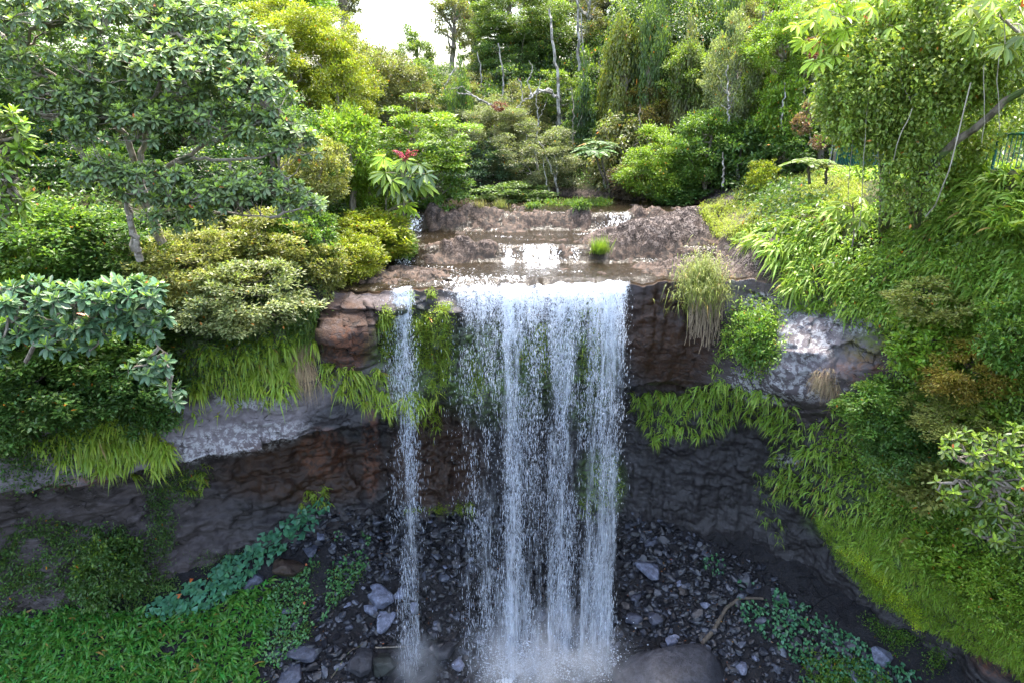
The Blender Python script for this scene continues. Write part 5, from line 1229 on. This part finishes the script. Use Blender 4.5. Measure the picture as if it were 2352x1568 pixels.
grass(S, *scatter([(650, 690), (725, 690), (720, 780), (660, 790)], 140), 20, .35, .018, 1.3, .3, .4, .2)
stuff('grass', S, M_FERN, (.09, .17, .03), 'fine green grass hanging beside the bare brown rock', 'grass')
S = Soup()
grass(S, *scatter([(670, 785), (715, 780), (715, 870), (680, 860)], 90), 18, .5, .014, 1.6, .1, .35, 0)
grass(S, *scatter([(1855, 850), (1905, 850), (1930, 900), (1880, 890)], 40), 18, .3, .014, 1.2, .2, .4, 0)
grass(S, *scatter([(1830, 480), (1900, 490), (1930, 520), (1840, 520)], 60), 16, .4, .014, 1.4, .2, .4, 0)
stuff('dry_grass', S, M_DRY, (.34, .25, .15), 'straw coloured dead grass in dry patches on the rock', 'grass')

# low undergrowth over the forest floor on both banks and under the trees
S = Soup(); n = 5200
ux = np.concatenate([R.uniform(-30, -5, n), R.uniform(8, 34, n), R.uniform(-16, 16, n // 2)]); uy = np.concatenate([R.uniform(21, 50, n), R.uniform(18, 48, n), R.uniform(38, 52, n // 2)])
ok = ((xL(uy) - ux > .7) | (ux - xR(uy) > 1.5)) & (uy > rim_y(ux) + .1) & ~((ux > xW(uy) - 3.0) & (ux < xW(uy) + 2.8) & (uy < 36)); ux, uy = ux[ok], uy[ok]; uz = H(ux, uy)
P = np.stack([ux, uy, uz], -1); N = np.tile([0, -.2, 1.0], (len(P), 1))
creeper(S, P, N, 20, .20, .10, .34, .55, .1)
stuff('undergrowth', S, M_LEAF, (.07, .125, .028), 'low green undergrowth on the forest floor', 'undergrowth')

# gorge floor plants
S = Soup()
P, N = scatter([(0, 1420), (160, 1400), (340, 1410), (480, 1400), (560, 1345), (620, 1330), (640, 1400), (600, 1480), (610, 1600), (0, 1600)], 1700, .30)
fern_mass(S, P, N, 7, .46, .11, .75, .55, .75, .75, .12, 4, 0)
stuff('broad_grass', S, M_FERN, (.045, .20, .028), 'lush strap leaved ground cover filling the gorge floor near the camera', 'ground cover')
def taro(poly, n, L, tint, label, skip=0):
    S = Soup(); P, N = scatter(poly, n, skip); m = len(P)
    Q = P + np.stack([R.normal(0, .05, m), R.normal(0, .05, m), R.uniform(.10, .38, m)], -1)
    A = np.stack([R.normal(0, .5, m), -.8 + R.normal(0, .3, m), -.25 + R.normal(0, .25, m)], -1)
    NN = np.stack([R.normal(0, .25, m), -.35 + R.normal(0, .25, m), np.ones(m)], -1)
    broad(S, Q, A, L * R.uniform(.6, 1.3, m), L * R.uniform(.6, 1.1, m) * .82, N=NN, fold=.12, droop=.1, v=np.clip(R.normal(.5, .18, m), 0, 1), heart=True)
    for a, c in zip(P[:400], Q[:400]): tube(S, np.array([a - [0, 0, .05], c]), .008, 3)
    return stuff('taro_leaves', S, M_ROSE, tint, label, 'ground cover')
taro([(335, 1420), (350, 1385), (470, 1330), (520, 1290), (600, 1240), (690, 1180), (745, 1150), (765, 1170), (720, 1220), (610, 1300), (560, 1350), (470, 1410), (400, 1420)], 620, .27, (.065, .19, .10), 'band of blue green heart shaped leaves along the foot of the shaded wall')
taro([(1690, 1350), (1740, 1325), (1800, 1370), (1900, 1430), (2010, 1500), (2110, 1560), (2080, 1600), (1860, 1600), (1800, 1500), (1700, 1430)], 900, .17, (.055, .17, .075), 'heart shaped leaves spreading over the rubble below the lime grass', .34)
taro([(620, 1360), (700, 1300), (760, 1230), (850, 1230), (850, 1300), (770, 1400), (700, 1490), (640, 1540), (600, 1520)], 900, .13, (.06, .17, .05), 'small heart shaped leaves scattered among stones beside the narrow stream', .38)
taro([(1600, 1290), (1660, 1280), (1670, 1330), (1620, 1320)], 40, .14, (.055, .17, .07), 'small patch of heart shaped leaves beside the dark wall')
S = Soup()
P, N = scatter([(620, 1350), (720, 1290), (840, 1240), (840, 1320), (720, 1440), (630, 1540)], 260, .4); creeper(S, P, N, 18, .07, .04, .2, .12, .2)
P, N = scatter([(1850, 1500), (1940, 1500), (2050, 1560), (2040, 1600), (1860, 1600)], 130); creeper(S, P, N, 24, .16, .06, .2, .25, .3)
P, N = scatter([(1960, 1400), (2080, 1450), (2180, 1500), (2160, 1560), (2060, 1500)], 130, .4); creeper(S, P, N, 16, .09, .05, .2, .15, .2)
stuff('creeper', S, M_LEAF, (.075, .16, .02), 'low creepers over the damp gorge floor', 'creeper')

# ------------------------------------------------------------------ single grass tufts
def tuft(label, px, py, Lh, n, tint, straw=0, W=.016, spread=.22):
    h = hit(px, py); S = Soup(); D = np.array([0, 0, 1.0]) + R.normal(0, spread, (n, 3))
    fronds(S, R.normal(0, .11, (n, 3)) * [1.4, .8, .1], D, Lh * R.uniform(.5, 1.2, n), W, R.uniform(.1, .6, n), 5, v=R.random(n), y=.25 * R.random(n), jag=0)
    o = link('grass_tuft', S.mesh('grass_tuft', M_FERN), None, h[0], tint); tag(o, label, 'grass tuft', 'grass tufts on the river rocks'); return o
tuft('bright green grass tuft growing in the river beside the dry slab', 1376, 584, 1.0, 420, (.15, .25, .03), spread=.26)
tuft('straw coloured grass tuft on the upper ledge', 1100, 478, .6, 140, (.24, .22, .10))
tuft('taller pale grass tuft on the upper ledge', 1150, 480, .8, 180, (.20, .22, .09))
# hanging grass cushion over the dark wall
h0 = at(1610, 640, 25.3); h0[1] = float(rim_y(h0[0])) + .1; h0[2] = float(rim_z(h0[0])) + .25; root = thing('grass_cushion', 'shaggy cushion of grass with pale roots hanging over the dark wall', 'grass tuft', h0)
S = Soup(); n = 4200; P = R.normal(0, 1, (n, 3)) * [.42, .30, .42]; P[:, 2] -= .05 + .3 * np.abs(P[:, 0]); P[:, 1] -= .25 + .25 * (P[:, 2] < -.2)
fronds(S, P, R.normal(0, .5, (n, 3)) + [0, -.35, .8], R.uniform(.2, .5, n), .022, R.uniform(.6, 1.6, n), 4, v=R.random(n), y=.3 * R.random(n), jag=0)
link('blades', S.mesh('blades', M_FERN), root, color=(.19, .22, .05))
S = Soup(); n = 170; P = np.stack([R.uniform(-.45, .75, n), R.uniform(-.85, -.45, n), R.uniform(-.8, -.2, n)], -1)
for p in P: tube(S, curve(p, p + [R.normal(.05, .1), R.normal(0, .06), -R.uniform(.5, 2.2)], 7, 0, .03), .011, 3)
link('hanging_roots', S.mesh('hanging_roots', plain_mat('straw_root', (.30, .23, .15), .8)), root)
S = Soup(); n = 260; diamonds(S, R.normal(0, 1, (n, 3)) * [.16, .1, .22] + [.15, -.55, -.75], R.normal(0, .6, (n, 3)) + [0, -.4, -.4], .10, .06, v=R.random(n)); link('foliage', S.mesh('foliage', M_LEAF), root, color=(.06, .15, .05))

# ------------------------------------------------------------------ stones
_rk = []
def rock_proto(seed, sub=4, planes=22, sq=(1, .8, .6)):
    rg = np.random.default_rng(seed); V, F = ico(sub); V = norm(V)
    n = norm(rg.normal(0, 1, (planes, 3))); d = rg.uniform(.62, 1, planes)
    dot = V @ n.T; r = np.min(np.where(dot > .05, d[None] / np.maximum(dot, .05), 9), 1)
    r = np.minimum(r, 1.25); P = V * r[:, None]
    if sub > 2: P = P + V * (.05 * (fbm(P * 3 + seed, 4) - .5) + .02 * (fbm(P * 11 + seed, 3) - .5))[:, None]
    return P * np.array(sq), F
for k in range(7):
    V, F = rock_proto(100 + k, 4, 20 + 4 * k, ((1, .8, .6), (1, .9, .45), (1, .7, .7), (1, .6, .4), (.9, .9, .8), (1, .75, .35), (1, .85, .55))[k])
    me = npmesh('boulder', V, F, M_STONE, smooth=True); _rk.append(me)
def boulder(label, px, py, wpx, k, tint=(1, 1, 1), rz=None, tilt=.25, sink=.25, name='boulder', group='boulders on the gorge floor', sc3=(1, 1, 1)):
    h = hit(px, py); t = depth(h[0]); r = wpx / 2 * t / FPX
    o = link(name, _rk[k % 7], None, h[0] + h[1] * r * (.5 - sink), tint); o.scale = (r * sc3[0], r * sc3[1], r * sc3[2])
    o.rotation_euler = (R.normal(0, tilt), R.normal(0, tilt), R.random() * 6 if rz is None else rz); tag(o, label, 'rock', group); return o
LT = (1.9, 2.0, 2.3); MD = (.8, .84, .98); DK = (.35, .35, .37)
for a in [
 ('largest pale grey boulder of the pile beside the narrow stream', 873, 1372, 74, 4, LT),
 ('rounded pale boulder at the lower edge of the pale pile', 848, 1400, 40, 2, LT),
 ('pale flat boulder at the bottom of the pale pile', 882, 1424, 52, 1, LT),
 ('upright pale slab touching the narrow stream', 917, 1366, 36, 6, LT),
 ('pale stone seen through the narrow stream below the upright slab', 950, 1394, 30, 0, LT),
 ('small pale stone left of the pale pile', 798, 1388, 22, 3, LT),
 ('round pale stone below the pale pile', 802, 1440, 24, 2, MD),
 ('brown smooth boulder between the heart leaved band and the stones', 657, 1302, 92, 6, (.55, .33, .2)),
 ('grey stone under the heart leaved band', 585, 1334, 44, 0, MD),
 ('flat blue grey stone above the brown boulder', 716, 1262, 44, 1, MD),
 ('slim light slab at the top of the rubble by the rock ferns', 738, 1228, 34, 3, LT),
 ('pale egg shaped stone between the two falls', 1052, 1528, 40, 4, LT),
 ('long dark stone between the two falls', 1020, 1490, 70, 5, DK),
 ('small white stone between the falls under the mossy sill', 988, 1196, 20, 6, LT),
 ('white chip of stone beside the wide fall halfway down', 1082, 1284, 16, 0, LT),
 ('pale chip in the rubble between the falls', 1022, 1302, 16, 3, LT),
 ('another pale chip just below in the rubble between the falls', 1024, 1332, 14, 2, LT),
 ('dark flat slab in front of the pale pile', 830, 1520, 90, 5, DK),
 ('mossy dark boulder in the bottom rubble near the narrow stream', 880, 1530, 80, 4, (.28, .32, .24)),
 ('slate coloured slab at the edge of the strap leaved ground cover', 700, 1500, 80, 3, MD),
 ('second slate coloured slab below the first', 670, 1545, 70, 1, MD),
 ('narrow upright slate among the small heart leaves', 664, 1402, 36, 3, MD),
 ('broad flat light stone below the dark wall', 1488, 1306, 66, 1, LT),
 ('angular light stone beneath the broad flat one', 1500, 1250, 34, 0, MD),
 ('light chip of stone near the curved branch', 1560, 1340, 24, 2, LT),
 ('angular grey rock at the water edge of the wide fall', 1455, 1420, 52, 6, MD),
 ('dark wedge of rock behind the wide fall edge', 1460, 1370, 40, 3, MD),
 ('pointed grey rock near the curved branch', 1500, 1420, 44, 0, MD),
 ('light slab under the curved branch', 1545, 1470, 40, 3, LT),
 ('grey boulder resting against the low shelf wall', 2030, 1508, 58, 4, LT),
 ('pale flake in the rubble below the heart leaves', 1735, 1510, 32, 3, LT),
 ('second pale flake nearer the big mottled boulder', 1700, 1530, 40, 1, LT),
 ('pale upright flake in front of the curved branch end', 1640, 1560, 34, 2, LT),
 ('small pale rock at the foot of the dark wall', 1618, 1390, 26, 0, LT),
]: boulder(*a)
boulder('huge mottled boulder at the foot of the wide fall', 1530, 1585, 330, 2, (.55, .55, .58), rz=.5, tilt=.03, sink=.35, sc3=(1, 1, .8))
# loose rubble
S = Soup(); protos = [rock_proto(300 + q, 2, 12, (1, .8, .5)) for q in range(6)]
allP = []
for poly, n in (([(600, 1240), (760, 1170), (1100, 1180), (1440, 1160), (1600, 1230), (1750, 1300), (1900, 1430), (2120, 1590), (600, 1600), (620, 1480), (800, 1300)], 3400), ([(700, 1180), (1100, 1180), (1100, 1340), (800, 1330)], 500), ([(1430, 1180), (1600, 1230), (1720, 1340), (1700, 1560), (1440, 1400)], 800)):
    P, N = scatter(poly, n); allP.append(P)
P = np.concatenate(allP); RV = []; RF = []; c0 = 0
for p in P:
    V, F = protos[random.randrange(6)]; r = .05 + .10 * random.random() + .22 * random.random() ** 7
    a, e, t3 = random.random() * 6.3, R.normal(0, .5), R.normal(0, .5); ca, sa, ce, se, ct, st_ = math.cos(a), math.sin(a), math.cos(e), math.sin(e), math.cos(t3), math.sin(t3)
    M = np.array([[ca, -sa, 0], [sa, ca, 0], [0, 0, 1]]) @ np.array([[1, 0, 0], [0, ce, -se], [0, se, ce]]) @ np.array([[ct, 0, st_], [0, 1, 0], [-st_, 0, ct]])
    RV.append((V * r) @ M.T + p + [0, 0, r * .2]); RF.append(F + c0); c0 += len(V)
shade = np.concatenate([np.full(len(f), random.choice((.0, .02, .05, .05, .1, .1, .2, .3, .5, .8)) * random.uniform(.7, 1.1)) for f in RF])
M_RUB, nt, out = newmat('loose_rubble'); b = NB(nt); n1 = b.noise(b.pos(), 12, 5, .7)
cc = b.mix(b.attr('v'), (.004, .004, .006), (.085, .095, .125)); cc = b.mix(b.rng(n1, .5, .7), cc, (.03, .028, .03))  # blue of the sky light put into the rubble colour
nt.links.new(b.princ(cc, .38, b.bump(n1, .5, .03), spec=.5).outputs[0], out.inputs[0])
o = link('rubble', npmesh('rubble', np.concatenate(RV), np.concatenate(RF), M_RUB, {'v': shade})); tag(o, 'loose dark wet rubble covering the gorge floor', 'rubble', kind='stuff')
S = Soup(); k = R.choice(len(P), 420); broad(S, P[k] + R.normal(0, .12, (420, 3)) * [1, 1, .2] + [0, 0, .12], R.normal(0, 1, (420, 3)) * [1, 1, .3], R.uniform(.05, .13, 420), .045, v=R.random(420))
stuff('fallen_leaves', S, M_DRY, (.20, .085, .03), 'brown and orange fallen leaves among the wet rubble', 'fallen leaves')

def branch(label, pts, r, mat, name='branch'):
    Q = []
    for px, py in pts:
        h = hit(px, py); Q.append(h[0] + h[1] * r * .8 + [0, 0, .08])
    Q = np.array(Q); n = 5 * len(Q); tt = np.linspace(0, len(Q) - 1, n); P = np.stack([np.interp(tt, range(len(Q)), Q[:, q]) for q in range(3)], 1); P[1:-1] += R.normal(0, .02, (n - 2, 3))
    for _ in range(2): P[1:-1] = (P[:-2] + P[1:-1] * 2 + P[2:]) / 4
    S = Soup(); tube(S, P - P[0], np.linspace(r, r * .55, n), 7); o = link(name, S.mesh(name, mat, smooth=True), None, P[0]); tag(o, label, 'branch'); return o
branch('thick curved dark branch lying across the rubble to the dark wall', [(1590, 1500), (1640, 1450), (1665, 1400), (1700, 1375), (1752, 1378)], .11, M_DARKBARK)
branch('thin pale stick lying across the foot of the narrow stream', [(862, 1490), (930, 1487), (1030, 1486)], .03, M_BARK)
branch('thin dark stick in the rubble left of the narrow stream', [(760, 1560), (800, 1500), (836, 1480)], .03, M_DARKBARK)

# ------------------------------------------------------------------ the walkway: fence, sign, post, person
FX = lambda y: float(xW(y)) - .55
ys0, ys1 = 32.6, 13.6
M_GREEN = plain_mat('green_paint', (.02, .13, .11), .35); M_GALV = plain_mat('galvanised_steel', (.42, .42, .43), .45, .3)
f0 = np.array([FX(ys0), ys0, float(zW(ys0))]); fence = thing('fence', 'green metal railing with upright bars along the walkway above the ferns', 'fence', f0)
def fp(y, z): return np.array([FX(y), y, float(zW(y)) + z]) - f0
def bar(name, p, q, r, sides=6): S = Soup(); tube(S, np.array([p, q]), r, sides); return S
S = Soup(); yy = np.linspace(ys0, ys1, 30); tube(S, np.array([fp(y, 1.12) for y in yy]), .035, 8); link('top_rail', S.mesh('top_rail', M_GREEN, True), fence)
S = Soup(); tube(S, np.array([fp(y, .14) for y in yy]), .022, 6); link('bottom_rail', S.mesh('bottom_rail', M_GREEN, True), fence)
pm = bar('post', np.array([0, 0, -.5]), np.array([0, 0, 1.16]), .042, 8).mesh('post', M_GREEN, True); bm_ = bar('baluster', np.array([0, 0, .14]), np.array([0, 0, 1.11]), .013).mesh('baluster', M_GREEN, True)
for y in np.linspace(ys0, ys1, 9): link('post', pm, fence, fp(y, 0))
for y in np.linspace(ys0 - .18, ys1 + .18, 98): link('baluster', bm_, fence, fp(y, 0))
# walkway surface
S = Soup(); yy = np.linspace(34, 6, 60); L_ = np.array([[float(xW(y)) - .8, y, float(zW(y)) + .03] for y in yy]); R_ = L_ + [2.2, 0, 0]
V = np.stack([L_, R_, L_ - [0, 0, .4], R_ - [0, 0, .4]], 1).reshape(-1, 3); k = np.arange(59)[:, None] * 4
F = np.concatenate([k + [0, 1, 5, 4], k + [0, 4, 6, 2], k + [1, 3, 7, 5]]); struct(link('path', npmesh('path', V, F, plain_mat('concrete', (.10, .095, .08), .95))))
# wooden post beyond the fence end
p = at(1912, 392, 33.2); p[2] = ground(p[0], p[1]) if abs(ground(p[0], p[1]) - p[2]) < 1.5 else p[2]
S = Soup(); tube(S, np.array([[0, 0, -.4], [0, 0, .2], [0, 0, .9], [.01, 0, .93]]), np.array([.075, .075, .072, .04]), 8); o = link('wooden_post', S.mesh('wooden_post', M_BARK), None, p); tag(o, 'short weathered wooden post at the left end of the green railing', 'post')
# road sign seen from behind
pb = at(1903, 378, 33.6); pt = at(1930, 246, 33.4)
sg = thing('road_sign', 'back of a diamond road sign on a leaning galvanised pole', 'sign', pb)
S = Soup(); tube(S, np.array([[0, 0, -.6], (pt - pb) * .5, pt - pb]), .04, 8); link('pole', S.mesh('pole', M_GALV, True), sg)
c = at(1911, 288, 33.45) - pb; ax = norm(pt - pb); sx = np.array([1, .15, 0]); sx = norm(sx - ax * (sx @ ax)); nn = np.cross(sx, ax)
q = [c + ax * .42, c + sx * .36, c - ax * .42, c - sx * .36]; V = np.array([a + nn * s for s in (.012, -.012) for a in q]) + nn * -.05 * np.sign(nn[1])
F = np.array([[0, 1, 2, 3], [7, 6, 5, 4], [0, 4, 5, 1], [1, 5, 6, 2], [2, 6, 7, 3], [3, 7, 4, 0]])
link('sign_plate', npmesh('sign_plate', V, F, plain_mat('sign_back', (.36, .27, .18), .55)), sg)
# rust brown dead foliage and reddish hanging bunch
for px, top, bot, w, Y, tint, lab in ((1866, 232, 275, 44, 32, (.20, .13, .08), 'upper spray of tan dead leaves beside the sign'), (1840, 268, 312, 44, 32, (.19, .115, .07), 'middle spray of tan dead leaves beside the sign'), (1884, 308, 345, 34, 32, (.18, .11, .065), 'lowest clump of tan dead leaves under the sign'), (1872, 85, 140, 40, 24, (.16, .06, .03), 'dark red bunch of dead leaves hanging by the sunlit umbrella tree'), (1148, 238, 252, 28, 40.6, (.16, .06, .04), 'reddish tuft on the end of the grey dead bough')):
    o = plant('dead_foliage', 'dead leaves', px, top, bot, w, Y, 'open', tint, lab, None, crownname='dry_leaves', trunkname='stalk', limbs=6, trunk=False)

# person leaning on the railing, head and blue shirt above the leaves
def person(loc, rz):
    me = bpy.data.meshes.new('person')
    J = [(0, 0, .92), (0, 0, 1.12), (0, -.04, 1.32), (0, -.09, 1.42), (0, -.11, 1.49), (0, -.13, 1.58), (0, -.13, 1.66),
         (.17, -.05, 1.36), (.24, -.12, 1.12), (.16, -.36, 1.06), (.12, -.44, 1.06), (-.17, -.05, 1.36), (-.24, -.12, 1.12), (-.16, -.36, 1.06), (-.12, -.44, 1.06),
         (.10, 0, .86), (.11, -.03, .48), (.11, .02, .09), (.12, -.14, .04), (-.10, 0, .86), (-.11, -.03, .48), (-.11, .02, .09), (-.12, -.14, .04)]
    E = [(0, 1), (1, 2), (2, 3), (3, 4), (4, 5), (5, 6), (2, 7), (7, 8), (8, 9), (9, 10), (2, 11), (11, 12), (12, 13), (13, 14), (0, 15), (15, 16), (16, 17), (17, 18), (0, 19), (19, 20), (20, 21), (21, 22)]
    rad = [.15, .15, .15, .07, .075, .10, .085, .075, .052, .042, .04, .075, .052, .042, .04, .10, .065, .048, .045, .10, .065, .048, .045]
    me.from_pydata([Vector(j) for j in J], E, []); o = bpy.data.objects.new('person', me); COL.objects.link(o)
    m = o.modifiers.new('skin', 'SKIN'); m.use_smooth_shade = True
    for v, r in zip(me.skin_vertices[0].data, rad): v.radius = (r, r)
    me.skin_vertices[0].data[0].use_root = True
    o.modifiers.new('smooth', 'SUBSURF').levels = 1; o.modifiers['smooth'].render_levels = 2
    mt, nt, out = newmat('person_skin_and_clothes'); b = NB(nt); sp = b.n('ShaderNodeSeparateXYZ'); nt.links.new(b.obj(), sp.inputs[0])
    skin, shirt, jean = (.42, .22, .15), (.05, .12, .36), (.03, .035, .05)
    cc = b.mix(b.math('GREATER_THAN', sp.outputs[2], .95), jean, shirt); cc = b.mix(b.math('GREATER_THAN', sp.outputs[2], 1.45), cc, skin); cc = b.mix(b.math('LESS_THAN', sp.outputs[1], -.32), cc, skin)
    nt.links.new(b.princ(cc, .65).outputs[0], out.inputs[0]); me.materials.append(mt)
    o.location = loc; o.rotation_euler = (0, 0, rz); tag(o, 'person in a blue shirt leaning on the green railing behind the vines', 'person')
    S = Soup(); V, F = ico(3); keep = V[:, 2] > -.1
    Vh = V * [.112, .125, .115] + [0, -.115, 1.61]; Vh[:, 1] = np.where(V[:, 2] < .25, np.maximum(Vh[:, 1], -.14), Vh[:, 1])
    link('hair', npmesh('hair', Vh, F, plain_mat('hair', (.10, .06, .035), .7), smooth=True), o)
    return o
pp = at(2022, 345, 29.4)
person((pp[0], 29.4, max(ground(pp[0], 29.4), float(zW(29.4)) - .25)), -.2)
# ------------------------------------------------------------------ light, sky, camera
SUN_EL, SUN_AZ = 74, 12          # degrees; azimuth measured from straight ahead towards the fence bank
sun = bpy.data.lights.new('sun', 'SUN'); sun.energy = 1.8; sun.angle = math.radians(12); sun.color = (1, .95, .86)
so = bpy.data.objects.new('sun', sun); COL.objects.link(so); so.location = (20, 60, 60)
sd = Vector((math.sin(math.radians(SUN_AZ)) * math.cos(math.radians(SUN_EL)), math.cos(math.radians(SUN_AZ)) * math.cos(math.radians(SUN_EL)), math.sin(math.radians(SUN_EL))))
so.rotation_euler = sd.to_track_quat('Z', 'Y').to_euler()
w = bpy.data.worlds.new('World'); SC.world = w; w.use_nodes = True
nt = w.node_tree; bg = nt.nodes['Background']
sky = nt.nodes.new('ShaderNodeTexSky'); sky.sky_type = 'NISHITA'; sky.sun_disc = False
sky.sun_elevation = math.radians(SUN_EL); sky.sun_rotation = math.radians(SUN_AZ); sky.dust_density = 4; sky.air_density = 1.2
hs = nt.nodes.new('ShaderNodeHueSaturation'); hs.inputs['Saturation'].default_value = .92; hs.inputs['Value'].default_value = 1.0
nt.links.new(sky.outputs[0], hs.inputs['Color']); nt.links.new(hs.outputs[0], bg.inputs[0]); bg.inputs[1].default_value = .15
cam = bpy.data.cameras.new('camera'); co_ = bpy.data.objects.new('camera', cam); COL.objects.link(co_)
cam.sensor_width = 36; cam.lens = 36 * FPX / 2352; cam.clip_end = 1000
co_.location = CAM; co_.rotation_euler = (PI / 2 - PITCH, 0, 0)
SC.camera = co_
SC.view_settings.view_transform = 'Standard'; SC.view_settings.look = 'None'; SC.view_settings.gamma = 1; SC.view_settings.use_curve_mapping = False
SC.view_settings.exposure = 2.85
SC.render.engine = 'CYCLES'
c = SC.cycles; c.max_bounces = 6; c.diffuse_bounces = 4; c.glossy_bounces = 2; c.transmission_bounces = 3; c.transparent_max_bounces = 12; c.volume_bounces = 1
c.use_denoising = True; c.caustics_reflective = False; c.caustics_refractive = False; c.sample_clamp_indirect = 6
